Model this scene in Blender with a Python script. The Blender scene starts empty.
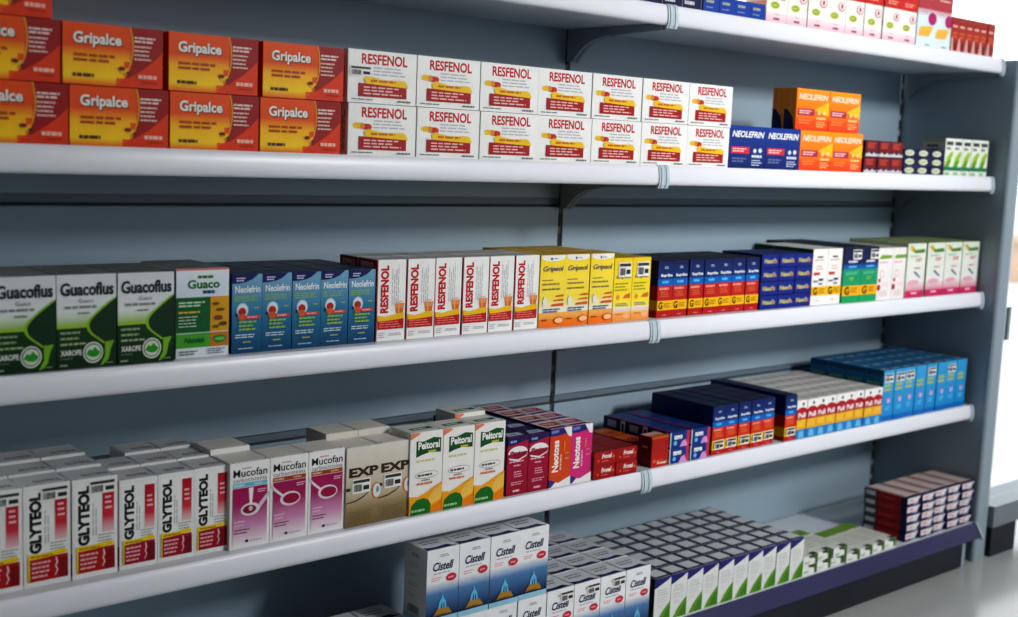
import bpy, math, random
from mathutils import Vector, Matrix

random.seed(11)
scene = bpy.context.scene
COL = scene.collection

# ------------------------------------------------------------------ helpers
def lin(c):
    c = c / 255.0
    return c / 12.92 if c <= 0.04045 else ((c + 0.055) / 1.055) ** 2.4

def L(c):
    return (lin(c[0]), lin(c[1]), lin(c[2]), 1.0)

def mix(a, b, t):
    return tuple(a[i] * (1 - t) + b[i] * t for i in range(3))

def node_mat(name, rgb, rough=0.5, metallic=0.0, var=0.06, scale=8.0, spec=0.5, bump=0.0, coat=0.0):
    m = bpy.data.materials.new(name)
    m.use_nodes = True
    nt = m.node_tree
    b = nt.nodes['Principled BSDF']
    b.inputs['Roughness'].default_value = rough
    b.inputs['Metallic'].default_value = metallic
    b.inputs['Specular IOR Level'].default_value = spec
    b.inputs['Coat Weight'].default_value = coat
    tc = nt.nodes.new('ShaderNodeTexCoord')
    nz = nt.nodes.new('ShaderNodeTexNoise')
    nz.inputs['Scale'].default_value = scale
    nz.inputs['Detail'].default_value = 4
    nt.links.new(tc.outputs['Object'], nz.inputs['Vector'])
    rp = nt.nodes.new('ShaderNodeValToRGB')
    a = L(mix(rgb, (0, 0, 0), var)); c = L(mix(rgb, (255, 255, 255), var))
    rp.color_ramp.elements[0].position = 0.3; rp.color_ramp.elements[0].color = a
    rp.color_ramp.elements[1].position = 0.7; rp.color_ramp.elements[1].color = c
    nt.links.new(nz.outputs['Fac'], rp.inputs['Fac'])
    nt.links.new(rp.outputs['Color'], b.inputs['Base Color'])
    if bump:
        bp = nt.nodes.new('ShaderNodeBump')
        bp.inputs['Strength'].default_value = bump
        nt.links.new(nz.outputs['Fac'], bp.inputs['Height'])
        nt.links.new(bp.outputs['Normal'], b.inputs['Normal'])
    return m

def print_mat():
    """printed cardboard: ink colour held per face corner, a little mottled"""
    m = bpy.data.materials.new('printed_cardboard')
    m.use_nodes = True
    nt = m.node_tree
    b = nt.nodes['Principled BSDF']
    b.inputs['Roughness'].default_value = 0.42
    b.inputs['Specular IOR Level'].default_value = 0.22
    at = nt.nodes.new('ShaderNodeAttribute'); at.attribute_name = 'Col'
    tc = nt.nodes.new('ShaderNodeTexCoord')
    nz = nt.nodes.new('ShaderNodeTexNoise'); nz.inputs['Scale'].default_value = 30
    nt.links.new(tc.outputs['Object'], nz.inputs['Vector'])
    mr = nt.nodes.new('ShaderNodeMapRange')
    mr.inputs['To Min'].default_value = 0.90; mr.inputs['To Max'].default_value = 1.06
    nt.links.new(nz.outputs['Fac'], mr.inputs['Value'])
    mx = nt.nodes.new('ShaderNodeVectorMath'); mx.operation = 'SCALE'
    nt.links.new(at.outputs['Color'], mx.inputs[0])
    nt.links.new(mr.outputs['Result'], mx.inputs['Scale'])
    nt.links.new(mx.outputs['Vector'], b.inputs['Base Color'])
    return m

M = {}
M['print'] = print_mat()
M['rail'] = node_mat('white_enamelled_steel', (226, 228, 236), 0.32, var=0.015, scale=3, spec=0.5)
M['shelf'] = node_mat('white_shelf_steel', (214, 219, 226), 0.38, var=0.02, scale=3)
M['back'] = node_mat('grey_back_panel', (150, 170, 184), 0.42, var=0.03, scale=1.5)
M['bracket'] = node_mat('grey_bracket_steel', (142, 152, 162), 0.42, var=0.03, scale=5)
M['side'] = node_mat('grey_end_panel', (138, 153, 164), 0.36, var=0.03, scale=1.5)
M['joint'] = node_mat('panel_shadow_gap', (44, 54, 62), 0.7)
M['slot'] = node_mat('dark_slot', (18, 22, 26), 0.7)
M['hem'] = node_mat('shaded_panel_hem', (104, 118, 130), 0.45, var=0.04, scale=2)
M['post'] = node_mat('dark_upright', (70, 80, 88), 0.5)
M['cap'] = node_mat('clear_blue_plastic', (196, 210, 220), 0.22, var=0.03, spec=0.6)
M['navy'] = node_mat('navy_painted_steel', (20, 17, 74), 0.42, var=0.04, scale=3)
M['kick'] = node_mat('dark_navy_kick', (5, 12, 26), 0.55, var=0.06, scale=4)

# ---------------------------------------------------------------- mesh basics
class MB:
    def __init__(self):
        self.v = []; self.f = []; self.c = []
    def face(self, pts, col):
        n = len(self.v)
        self.v += [tuple(p) for p in pts]
        self.f.append(tuple(range(n, n + len(pts))))
        if isinstance(col, list): self.c += [L(x) for x in col]
        else: self.c += [L(col)] * len(pts)
    def faces(self, verts, polys, col):
        n = len(self.v)
        self.v += [tuple(p) for p in verts]
        k = L(col)
        for p in polys:
            self.f.append(tuple(i + n for i in p)); self.c += [k] * len(p)
    def mesh(self, name, mat, smooth=False):
        me = bpy.data.meshes.new(name)
        me.from_pydata(self.v, [], self.f)
        a = me.color_attributes.new('Col', 'FLOAT_COLOR', 'CORNER')
        flat = []
        for x in self.c: flat += x
        a.data.foreach_set('color', flat)
        me.materials.append(mat)
        if smooth:
            for p in me.polygons: p.use_smooth = True
        me.update()
        return me
    def box(self, x0, y0, z0, x1, y1, z1, col=(255, 255, 255), ch=0.0):
        """chamfered box, closed"""
        if ch <= 0:
            v = [(x0, y0, z0), (x1, y0, z0), (x1, y1, z0), (x0, y1, z0), (x0, y0, z1), (x1, y0, z1), (x1, y1, z1), (x0, y1, z1)]
            self.faces(v, [(0, 3, 2, 1), (4, 5, 6, 7), (0, 1, 5, 4), (1, 2, 6, 5), (2, 3, 7, 6), (3, 0, 4, 7)], col)
            return
        lo = (x0, y0, z0); hi = (x1, y1, z1)
        V = []; idx = {}
        for sx in (0, 1):
            for sy in (0, 1):
                for sz in (0, 1):
                    s = (sx, sy, sz)
                    for ax in range(3):
                        p = []
                        for a in range(3):
                            q = hi[a] if s[a] else lo[a]
                            if a != ax: q += -ch if s[a] else ch
                            p.append(q)
                        idx[(s, ax)] = len(V); V.append(tuple(p))
        F = []
        cen = Vector(((x0 + x1) / 2, (y0 + y1) / 2, (z0 + z1) / 2))
        def add(ids):
            pts = [Vector(V[i]) for i in ids]
            n = (pts[1] - pts[0]).cross(pts[2] - pts[0])
            m = sum(pts, Vector()) / len(pts) - cen
            F.append(tuple(ids) if n.dot(m) > 0 else tuple(reversed(ids)))
        for ax in range(3):
            o = [a for a in range(3) if a != ax]
            for side in (0, 1):
                ids = []
                for (p, q) in ((0, 0), (1, 0), (1, 1), (0, 1)):
                    s = [0, 0, 0]; s[ax] = side; s[o[0]] = p; s[o[1]] = q
                    ids.append(idx[(tuple(s), ax)])
                add(ids)
            for p in (0, 1):
                for q in (0, 1):
                    s0 = [0, 0, 0]; s0[o[0]] = p; s0[o[1]] = q
                    s1 = list(s0); s1[ax] = 1
                    s0 = tuple(s0); s1 = tuple(s1)
                    add([idx[(s0, o[0])], idx[(s1, o[0])], idx[(s1, o[1])], idx[(s0, o[1])]])
        for sx in (0, 1):
            for sy in (0, 1):
                for sz in (0, 1):
                    s = (sx, sy, sz)
                    add([idx[(s, 0)], idx[(s, 1)], idx[(s, 2)]])
        self.faces(V, F, col)
    def prism(self, prof, x0, x1, col=(255, 255, 255)):
        """closed (y,z) outline swept along x; outline counter-clockwise seen from +x"""
        n = len(prof)
        v = [(x0, y, z) for y, z in prof] + [(x1, y, z) for y, z in prof]
        f = [tuple(reversed(range(n))), tuple(range(n, 2 * n))]
        for i in range(n):
            j = (i + 1) % n
            f.append((i, j, n + j, n + i))
        self.faces(v, f, col)

def link(name, me, parent=None, loc=None, rot=None):
    o = bpy.data.objects.new(name, me)
    COL.objects.link(o)
    if parent is not None: o.parent = parent
    if loc is not None: o.location = loc
    if rot is not None: o.rotation_euler = rot
    return o

def tag(o, label=None, cat=None, group=None, kind=None):
    if label: o['label'] = label
    if cat: o['category'] = cat
    if group: o['group'] = group
    if kind: o['kind'] = kind
    return o

def part(name, mb, mat, parent=None, smooth=False):
    me = mb.mesh(name, mat, smooth)
    if smooth: me.set_sharp_from_angle(angle=math.radians(42))
    return link(name, me, parent)

# ---------------------------------------------------------------- lettering
_TXT = {}
def text_shape(s, bold=0.0, shear=0.0):
    k = (s, bold, shear)
    if k in _TXT: return _TXT[k]
    cu = bpy.data.curves.new('lettering', 'FONT')
    cu.body = s
    cu.offset = bold
    cu.shear = shear
    cu.resolution_u = 3
    o = bpy.data.objects.new('lettering', cu)
    COL.objects.link(o)
    dg = bpy.context.evaluated_depsgraph_get()
    ev = o.evaluated_get(dg)
    me = ev.to_mesh()
    V = [(v.co.x, v.co.y) for v in me.vertices]
    P = [tuple(p.vertices) for p in me.polygons]
    ev.to_mesh_clear()
    bpy.data.objects.remove(o); bpy.data.curves.remove(cu)
    x0 = min(v[0] for v in V); x1 = max(v[0] for v in V)
    y0 = min(v[1] for v in V); y1 = max(v[1] for v in V)
    V = [((x - x0) / (x1 - x0), (y - y0) / (y1 - y0)) for x, y in V]
    # keep every polygon facing the reader
    Q = []
    for p in P:
        a = sum(V[p[i]][0] * V[p[(i + 1) % len(p)]][1] - V[p[(i + 1) % len(p)]][0] * V[p[i]][1] for i in range(len(p)))
        Q.append(p if a > 0 else tuple(reversed(p)))
    _TXT[k] = (V, Q)
    return _TXT[k]

def ring(cx, cy, rx, ry, n=20, a0=0, a1=2 * math.pi):
    return [(cx + rx * math.cos(a0 + (a1 - a0) * i / n), cy + ry * math.sin(a0 + (a1 - a0) * i / n)) for i in range(n)]

def bez(p0, p1, p2, p3, n=10):
    out = []
    for i in range(n + 1):
        t = i / n; u = 1 - t
        out.append((u**3*p0[0]+3*u*u*t*p1[0]+3*u*t*t*p2[0]+t**3*p3[0], u**3*p0[1]+3*u*u*t*p1[1]+3*u*t*t*p2[1]+t**3*p3[1]))
    return out

# drawing items on a face, coordinates 0..1 from the face's lower corner
def R_(x0, y0, x1, y1, c, c2=None): return ('r', x0, y0, x1, y1, c, c2)
def P_(pts, c): return ('p', pts, c)
def E_(cx, cy, rx, ry, c, n=20): return ('p', ring(cx, cy, rx, ry, n), c)
def T_(s, x0, y0, x1, y1, c, bold=0.0, shear=0.0, rot=False): return ('t', s, x0, y0, x1, y1, c, bold, shear, rot)
def G_(x0, y0, x1, y1, n, c, seed=1, rot=False, fill=.55):
    """n lines of print too small to read"""
    rnd = random.Random(seed * 77 + n)
    out = []
    for i in range(n):
        if not rot:
            h = (y1 - y0) / n
            yb = y0 + h * (n - 1 - i) + h * (1 - fill) / 2
            x = x0; end = x0 + (x1 - x0) * rnd.uniform(.7, 1.0)
            while x < end - .01:
                w = min((x1 - x0) * rnd.uniform(.12, .3), end - x)
                out.append(R_(x, yb, x + w, yb + h * fill, c)); x += w + (x1 - x0) * .035
        else:
            h = (x1 - x0) / n
            xb = x0 + h * i + h * (1 - fill) / 2
            y = y0; end = y0 + (y1 - y0) * rnd.uniform(.7, 1.0)
            while y < end - .01:
                w = min((y1 - y0) * rnd.uniform(.12, .3), end - y)
                out.append(R_(xb, y, xb + h * fill, y + w, c)); y += w + (y1 - y0) * .035
    return ('g', out)
def BAR_(x0, y0, x1, y1, c, seed=3):
    """bar code strokes"""
    rnd = random.Random(seed); out = []; x = x0
    while x < x1:
        w = (x1 - x0) * rnd.uniform(.015, .05)
        out.append(R_(x, y0, min(x + w, x1), y1, c)); x += w + (x1 - x0) * rnd.uniform(.02, .05)
    return ('g', out)

LAY = 0.00012
def draw(mb, items, org, U, V, N, first=1):
    """org: lower corner of the face, U and V: its edge vectors, N: outward unit normal"""
    lay = [first]
    def pt(x, y):
        return org + U * x + V * y + N * (LAY * lay[0])
    for it in items:
        k = it[0]
        if k == 'r':
            _, x0, y0, x1, y1, c, c2 = it
            c2 = c2 or c
            mb.face([pt(x0, y0), pt(x1, y0), pt(x1, y1), pt(x0, y1)], [c, c, c2, c2])
        elif k == 'p':
            mb.face([pt(x, y) for x, y in it[1]], it[2])
        elif k == 'g':
            for r in it[1]:
                _, x0, y0, x1, y1, c, c2 = r
                mb.face([pt(x0, y0), pt(x1, y0), pt(x1, y1), pt(x0, y1)], c)
        elif k == 't':
            _, s, x0, y0, x1, y1, c, bold, shear, rot = it
            tv, tp = text_shape(s, bold, shear)
            if rot: q = [pt(x1 - (x1 - x0) * b, y0 + (y1 - y0) * a) for a, b in tv]
            else: q = [pt(x0 + (x1 - x0) * a, y0 + (y1 - y0) * b) for a, b in tv]
            mb.faces(q, tp, c)
        lay[0] += 1

def frames(w, d, h):
    return {
        'front': (Vector((0, 0, 0)), Vector((w, 0, 0)), Vector((0, 0, h)), Vector((0, -1, 0))),
        'left': (Vector((0, d, 0)), Vector((0, -d, 0)), Vector((0, 0, h)), Vector((-1, 0, 0))),
        'right': (Vector((w, 0, 0)), Vector((0, d, 0)), Vector((0, 0, h)), Vector((1, 0, 0))),
        'top': (Vector((0, 0, h)), Vector((w, 0, 0)), Vector((0, d, 0)), Vector((0, 0, 1))),
    }

_CARTON = {}
def carton_meshes(key, D):
    """body mesh, flap mesh (or None), sticker mesh (or None) of one carton design"""
    if key in _CARTON: return _CARTON[key]
    w, d, h = D['size']
    fr = frames(w, d, h)
    mb = MB()
    mb.box(0, 0, 0, w, d, h, D['base'], min(0.0008, h * .03))
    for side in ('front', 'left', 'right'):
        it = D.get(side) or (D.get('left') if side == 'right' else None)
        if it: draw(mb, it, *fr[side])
    flap = None
    if D.get('flap'):
        fm = MB(); e = 0.0012; t = 0.0006
        fm.box(e, e, h + 0.00005, w - e, d - e, h + t, D.get('top_base', D['base']), 0.0002)
        o, U, V, N = frames(w - 2 * e, d - 2 * e, h + t)['top']
        notch = mix(D.get('top_base', D['base']), (0, 0, 0), .55)
        its = list(D.get('top', []))
        its += [P_([(.06, 0.0), (.10, 0.0), (.10, .08), (.06, .06)], notch), P_([(.90, 0.0), (.94, 0.0), (.94, .06), (.90, .08)], notch)]
        draw(fm, its, o + Vector((e, e, 0)), U, V, N)
        flap = fm.mesh(key + '_top_flap', M['print'])
    elif D.get('top'):
        draw(mb, D['top'], *fr['top'])
    st = None
    if D.get('sticker'):
        x0, y0, x1, y1 = D['sticker']
        sm = MB()
        sm.box(w * x0, -0.0014, h * y0, w * x1, -0.0010, h * y1, (236, 236, 232))
        o = Vector((w * x0, -0.0014, h * y0))
        draw(sm, [T_('FARMACIA', .06, .74, .9, .95, (40, 40, 44), .02), BAR_(.08, .2, .55, .66, (30, 30, 34)), T_('9,90', .6, .2, .95, .55, (30, 30, 34), .03)][0:0] +
             [R_(.05, .72, .95, .93, (62, 60, 66)), BAR_(.08, .12, .52, .62, (40, 40, 46)), R_(.6, .2, .92, .5, (48, 48, 54))],
             o, Vector((w * (x1 - x0), 0, 0)), Vector((0, 0, h * (y1 - y0))), Vector((0, -1, 0)))
        st = sm.mesh(key + '_price_sticker', M['print'])
    _CARTON[key] = (mb.mesh(key + '_carton', M['print']), flap, st)
    return _CARTON[key]

ORD = ['first', 'second', 'third', 'fourth', 'fifth', 'sixth', 'seventh', 'eighth', 'ninth', 'tenth', 'eleventh', 'twelfth']
N_CARTONS = [0]
def carton(key, D, name, cat, label, group, x, y, z, yaw=0.0, sticker=True):
    body, flap, st = carton_meshes(key, D)
    o = link(name, body, None, (x, y, z), (0, 0, yaw))
    tag(o, label, cat, group)
    if flap: link('top_flap', flap, o)
    if st and sticker:
        s = link('price_sticker', st, o); s['label'] = 'white price sticker with bar code'
    N_CARTONS[0] += 1
    return o

def run(key, D, name, look, ref, shelf, x0, y0, z0, nx, ny=1, nz=1, pitch=None, gaps=None, cat='medicine box', group=None,
        rows=None, jit=1.0, stick=None, only=None, rown='row', n0=0, layx=None, jy=None):
    """cartons in columns, rows (front to back) and layers; ref: what stands next to the first column"""
    w, d, h = D['size']
    pitch = pitch or w + 0.0006
    gaps = gaps or {}
    yref = {'fourth shelf': .015 if x0 < -.5 else .006, 'bottom shelf': -.03}.get(shelf, .006)
    fac = (1.5178 + y0) / (1.5178 + yref)      # sizes were measured on a plane through yref
    x0 = -1.6676 + (x0 + 1.6676) * fac
    pitch *= fac
    rnd = random.Random(sum(map(ord, key)) + nx)
    x = x0
    for i in range(nx):
        x += gaps.get(i, 0)
        for j in range(ny):
            for k in range(nz):
                if only and not only(i, j, k): continue
                lab = look + ', ' + ORD[i + n0] + ' from ' + ref
                if nz == 2: lab += ', ' + ('lower', 'upper')[k] + ' layer'
                elif nz > 2: lab += ', ' + ORD[k] + ' layer up'
                if ny > 1: lab += ', ' + ('front' if j == 0 else ORD[j]) + ' ' + rown
                lab += ', ' + shelf
                if len(lab.split()) > 16: lab = lab[:lab.rindex(', ')]
                assert len(lab.split()) <= 16, lab
                yy = y0 + j * (d + 0.0008) + (jit if jy is None else jy) * (rnd.uniform(-.0012, .0012) if j == 0 else 0)
                o = carton(key, D, name, cat, lab, group, x + (layx[k] if layx else 0), yy, z0 + k * (h + 0.0008) + 0.0004, jit * rnd.uniform(-.006, .006),
                           sticker=(stick is None and j == 0) or (stick is not None and (i, j, k) in stick))
                if rows: o.scale.z = rows[j]
        x += pitch
    return x

# ------------------------------------------------------------------ the shelving
ZA, ZB, ZC, ZD, ZE = 1.254, 0.969, 0.684, 0.399, 0.104
W = 1.2
DEPTH = 0.262

def make_shelf(x0, x1, z, label, joint_left, joint_right, group):
    root = MB()
    # folded steel tray: flat deck and turned-down edges
    root.box(x0, 0.0016, z - 0.0016, x1, DEPTH - 0.006, z, ch=0.0004)
    root.box(x0, 0.004, z - 0.026, x0 + 0.0015, DEPTH - 0.006, z - 0.0017)
    root.box(x1 - 0.0015, 0.004, z - 0.026, x1, DEPTH - 0.006, z - 0.0017)
    root.box(x0 + .002, DEPTH - 0.0076, z - 0.028, x1 - .002, DEPTH - 0.006, z - 0.0017)
    root.box(x0 + .002, 0.004, z - 0.030, x1 - .002, DEPTH - 0.009, z - 0.0285)
    o = part('shelf_board', root, M['shelf'])
    tag(o, label, 'shelf', group)
    r = MB()
    prof = [(-0.0004, 0.0006), (-0.0012, 0.0014), (-0.0035, -0.0004), (-0.0052, -0.004), (-0.0068, -0.012), (-0.0078, -0.022), (-0.0074, -0.028),
            (-0.0058, -0.0325), (-0.0028, -0.0345), (0.0032, -0.0350), (0.0032, -0.0335), (-0.0022, -0.0325), (-0.0050, -0.027), (-0.0050, -0.012), (-0.0030, -0.004), (-0.0004, -0.0024)]
    prof = [(y, z + q) for y, q in prof][::-1]
    r.prism(prof, x0, x1)
    pr = part('price_rail', r, M['rail'], o, True)
    for side, jn in ((0, joint_left), (1, joint_right)):
        if not jn: continue
        xx = x0 if side == 0 else x1
        c = MB()
        a, b = (xx - 0.001, xx + 0.013) if side == 0 else (xx - 0.013, xx + 0.001)
        pc = [(0.002, 0.0024), (-0.0025, 0.0026), (-0.0065, -0.002), (-0.0092, -0.014), (-0.0100, -0.024), (-0.0088, -0.034), (-0.0060, -0.0400), (-0.001, -0.0405), (-0.001, -0.037), (-0.0082, -0.0335), (-0.0083, -0.014), (-0.0040, 0.0005), (0.002, 0.0014)]
        pc = [(y, z + q) for y, q in pc][::-1]
        c.prism(pc, a, b)
        m_ = 0.0012
        c.prism([(y - 0.0016, zz) for y, zz in pc], a + .0045, a + .0095)
        cp = part('rail_end_cap', c, M['cap'], o); cp['label'] = 'pale clear plastic end cap'
        # gusset bracket under this end
    for side in (0, 1):
        xx = x0 + 0.0035 if side == 0 else x1 - 0.0065
        bk = MB()
        curve = bez((DEPTH - 0.022, z - .091), (DEPTH - .045, z - .064), (DEPTH - .070, z - .047), (DEPTH - .115, z - .045), 10)
        prof = [(0.012, z - .0312), (DEPTH - 0.004, z - .0312), (DEPTH - 0.004, z - .091)] + curve + [(0.012, z - .040)]
        prof = prof[::-1]
        bk.prism(prof, xx, xx + 0.003)
        fl = [(p[0], p[1]) for p in curve]
        rim = fl + [(p[0], p[1] - 0.0022) for p in reversed(fl)]
        bk.prism(rim, xx - 0.0025, xx + 0.0055)
        part('bracket', bk, M['bracket'], o)
    return o

names = {'A': 'top', 'B': 'second', 'C': 'third', 'D': 'fourth'}
for key, z in (('A', ZA), ('B', ZB), ('C', ZC), ('D', ZD)):
    make_shelf(-W, -0.0005, z, 'white steel shelf board with curved price rail, %s shelf, section farther from window' % names[key], False, True, 'white shelf boards')
    make_shelf(0.0005, W - 0.002, z, 'white steel shelf board with curved price rail, %s shelf, window end section' % names[key], True, True, 'white shelf boards')

# frame of the gondola with back panels, uprights, end panel, kick board
gond = bpy.data.objects.new('gondola_frame', None); COL.objects.link(gond)
gond.location = (0, 0, 0)
tag(gond, 'grey steel shelving frame with back panels, slotted uprights and end panel', 'shelving')
SEAMS = [0.083, 0.483, 0.883, 1.262]
for (xa, xb) in ((-W, -0.005), (0.007, W - 0.016)):
    for i in range(3):
        b = MB()
        z0, z1 = SEAMS[i], SEAMS[i + 1]
        # sheet with a folded hem along its lower edge, a shadow gap above the next sheet
        b.box(xa, DEPTH, z0 + 0.014, xb, DEPTH + 0.010, z1 - 0.0038, ch=0.001)
        b.box(xa, DEPTH + 0.0045, z0, xb, DEPTH + 0.010, z0 + 0.0135)
        p_ = part('back_panel', b, M['back'], gond)
        g = MB()
        g.box(xa, DEPTH + 0.0030, z0 - 0.0032, xb, DEPTH + 0.0095, z0 + 0.0012)
        part('panel_joint', g, M['joint'], p_)
        g = MB()
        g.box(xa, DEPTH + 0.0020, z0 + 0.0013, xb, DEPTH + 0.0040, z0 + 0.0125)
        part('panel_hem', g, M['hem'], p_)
for xc in (-W, 0.001, W - 0.003):
    u = MB()
    u.box(xc - 0.0055, DEPTH + 0.004, 0.0, xc + 0.0055, DEPTH + 0.05, 1.262)
    up = part('upright', u, M['back'] if xc > 1 else M['post'], gond)
    for zz in [0.12 + 0.04 * i for i in range(28)]:
        s = MB()
        s.box(xc - 0.0032, DEPTH + 0.0025, zz, xc + 0.0032, DEPTH + 0.0039, zz + 0.026)
        part('slot', s, M['slot'], up)
# end panel: a hollow side cheek with a rounded front post
e = MB()
XE0, XE1 = W + 0.001, W + 0.012
e.box(XE0, -0.030, 0.055, XE1, DEPTH + 0.055, 1.252, ch=0.001)
ep = part('end_panel', e, M['side'], gond)
po = MB()
prof = [(W + 0.001, -0.030), (W + 0.001, -0.036), (W + 0.004, -0.0405), (W + 0.010, -0.042), (W + 0.046, -0.042), (W + 0.058, -0.039), (W + 0.066, -0.030), (W + 0.069, -0.012), (W + 0.069, 0.02), (W + 0.012, 0.02), (W + 0.012, -0.030)]
n = len(prof)
vs = [(x, y, 0.0) for x, y in prof] + [(x, y, 1.252) for x, y in prof]
fs = [tuple(reversed(range(n))), tuple(range(n, 2 * n))] + [(i, (i + 1) % n, n + (i + 1) % n, n + i) for i in range(n)]
po.faces(vs, fs, (255, 255, 255))
post = part('front_post', po, M['side'], gond)
hk = MB()
hk.prism([(-0.040, .565), (-0.020, .560), (-0.010, .60), (-0.012, .64), (-0.040, .65)], W + 0.0695, W + 0.082)
part('latch', hk, M['side'], post)
k = MB()
k.box(-W, -0.044, 0.001, W - 0.075, -0.034, 0.066, ch=0.001)
part('kick_board', k, M['kick'], gond)
ft = MB()
ft.box(W - 0.066, -0.045, 0.001, W - 0.050, 0.10, 0.066, ch=0.001)
part('foot', ft, M['side'], gond)
ft = MB()
ft.box(W - 0.032, -0.020, 0.001, W - 0.010, 0.10, 0.066, ch=0.001)
part('foot', ft, M['post'], gond)  # dark block in place of the open gap beside the end panel

for xa, xb, nm in ((-W, -0.0005, 'section farther from window'), (0.0005, W - 0.002, 'window end section')):
    bs = MB()
    bs.box(xa, -0.040, ZE - 0.0016, xb, DEPTH - 0.004, ZE, ch=0.0004)
    bs.box(xa, -0.034, ZE - 0.028, xb, DEPTH - 0.01, ZE - 0.0265)
    o = part('base_shelf', bs, M['shelf'])
    tag(o, 'bottom shelf board with navy front rail, ' + nm, 'shelf', 'base shelf boards')
    r = MB()
    prof = [(-0.037, ZE + 0.0004), (-0.0405, ZE + 0.0012), (-0.0425, ZE - 0.001), (-0.0600, ZE - 0.0315), (-0.0596, ZE - 0.0335), (-0.045, ZE - 0.0345), (-0.045, ZE - 0.032), (-0.0565, ZE - 0.031), (-0.0410, ZE - 0.003), (-0.037, ZE - 0.0016)]
    r.prism(prof, xa, xb)
    part('price_rail', r, M['navy'], o)['label'] = 'navy painted front rail'
    if xb > 0:
        c = MB()
        c.prism([(-0.036, ZE + 0.002), (-0.0415, ZE + 0.003), (-0.0635, ZE - 0.034), (-0.060, ZE - 0.0385), (-0.036, ZE - 0.0365)], xb - 0.002, xb + 0.0028)
        part('rail_end_cap', c, M['cap'], o)

# ------------------------------------------------------------------ carton designs
WH = (238, 238, 236); OFF = (226, 226, 222); RED = (196, 28, 36); DRED = (150, 22, 30); GREY = (150, 152, 156); DK = (44, 44, 50)
YEL = (240, 200, 20); NAVY = (22, 26, 84); ORG = (240, 120, 16)
CT = {}

# orange and red cold tablets
arc = bez((.655, 1), (.70, .72), (.70, .45), (.60, .16), 12)
CT['gripalce'] = dict(size=(.1305, .062, .0755), base=(214, 54, 14), front=[
    R_(0, 0, 1, 1, (226, 62, 18)),
    P_([(0, 0)] + [(.52, 0)] + [(.60, .16)] + arc[::-1][1:] + [(0, 1)], (232, 84, 16)),
    R_(.0, .42, .665, .62, (250, 182, 20), (234, 92, 18)), R_(.0, .14, .60, .42, (250, 206, 24), (250, 182, 20)), R_(.0, .0, .52, .14, (236, 96, 16), (250, 206, 24)),
    P_(arc + [(.655, .16), (.82, .34), (.93, .5), (1, .62), (1, 1)], (158, 22, 22)),
    P_(arc + [(x + .014, y) for x, y in arc[::-1]], (246, 170, 40)),
    T_('Gripalce', .105, .60, .585, .845, (90, 40, 40), .05), T_('Gripalce', .10, .615, .575, .855, (246, 240, 232), .03),
    G_(.10, .36, .58, .52, 2, (176, 70, 14), 2), G_(.09, .125, .38, .185, 1, (90, 44, 10), 4, fill=.9),
    E_(.60, .27, .045, .05, (246, 190, 30)), E_(.575, .30, .035, .035, (130, 24, 20)), E_(.645, .235, .025, .03, (120, 40, 14)),
    G_(.70, .74, .96, .86, 2, (240, 214, 206), 5), G_(.70, .44, .88, .72, 4, (236, 206, 196), 6, fill=.4),
    G_(.74, .15, .95, .22, 1, (246, 190, 170), 8, fill=.9), G_(.78, .08, .95, .12, 1, (180, 40, 20), 9),
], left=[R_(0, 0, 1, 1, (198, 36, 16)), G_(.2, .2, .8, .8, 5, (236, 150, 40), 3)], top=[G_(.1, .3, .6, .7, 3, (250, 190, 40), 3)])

# white and red cold tablets
CT['resfenol'] = dict(size=(.1075, .058, .0765), base=WH, front=[
    R_(0, 0, 1, 1, (240, 240, 238)),
    T_('RESFENOL', .19, .735, .86, .935, (192, 20, 38), .03),
    G_(.36, .52, .86, .71, 3, (186, 188, 194), 3, fill=.4),
    P_(ring(.115, .575, .055, .055) , (236, 196, 40)), P_(ring(.285, .555, .055, .06), (206, 50, 34)), R_(.115, .52, .20, .63, (236, 190, 44)), R_(.20, .505, .285, .615, (190, 40, 30)), E_(.20, .57, .035, .06, (214, 140, 40)),
    R_(.15, .12, .855, .37, (166, 24, 30)), P_([(.25, .37), (.88, .33), (.84, .44), (.80, .47), (.5, .455), (.28, .52), (.22, .46)], (240, 196, 28)),
    G_(.32, .40, .80, .455, 1, (196, 110, 20), 6, fill=.8), G_(.22, .15, .80, .33, 3, (236, 190, 186), 2, fill=.45),
    G_(.05, .05, .40, .085, 1, (130, 132, 140), 2), G_(.72, .045, .94, .085, 1, (120, 122, 130), 5, fill=.8),
], left=[R_(0, 0, 1, 1, (232, 230, 228)), T_('RESFENOL', .40, .3, .68, .95, (176, 40, 50), .03, 0, True), BAR_(.2, .1, .5, .28, DK), G_(.72, .1, .88, .9, 2, (150, 90, 90), 4, True)],
    top=[R_(.1, .5, .9, .8, (166, 24, 30))])
CT['resfenol_stk'] = dict(CT['resfenol'], sticker=(.02, .50, .33, .69))

# blue and orange capsule packs
def neol(bg0, bg1, word, tag_c, star, base):
    return dict(size=(.1115, .0295, .0825), base=base, front=[
        R_(0, 0, 1, 1, bg1, bg0),
        T_('NEOLEFRIN', .06, .735, .95, .885, word, .03, .25),
        R_(.05, .355, .55, .515, tag_c), G_(.09, .385, .50, .49, 2, (240, 200, 200), 3),
        P_(ring(.70, .43, .05, .055, 6), star), P_(ring(.85, .44, .055, .06, 6), star), G_(.62, .25, .93, .35, 1, star, 8, fill=.6),
        G_(.08, .14, .50, .27, 2, mix(bg1, star, .45), 3), G_(.62, .07, .92, .23, 3, star, 7, fill=.4),
    ], left=[R_(0, 0, 1, 1, mix(base, (255, 220, 120), .25) if base[0] > 200 else base), P_([(0, 0), (.9, 0), (.75, .3), (.3, .48), (0, .5)], (26, 26, 84)), G_(.35, .45, .62, .93, 1, mix(base, (255, 255, 255), .3), 5, True)])  # orange side's colour is lightened to offset the shade it stands in
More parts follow.
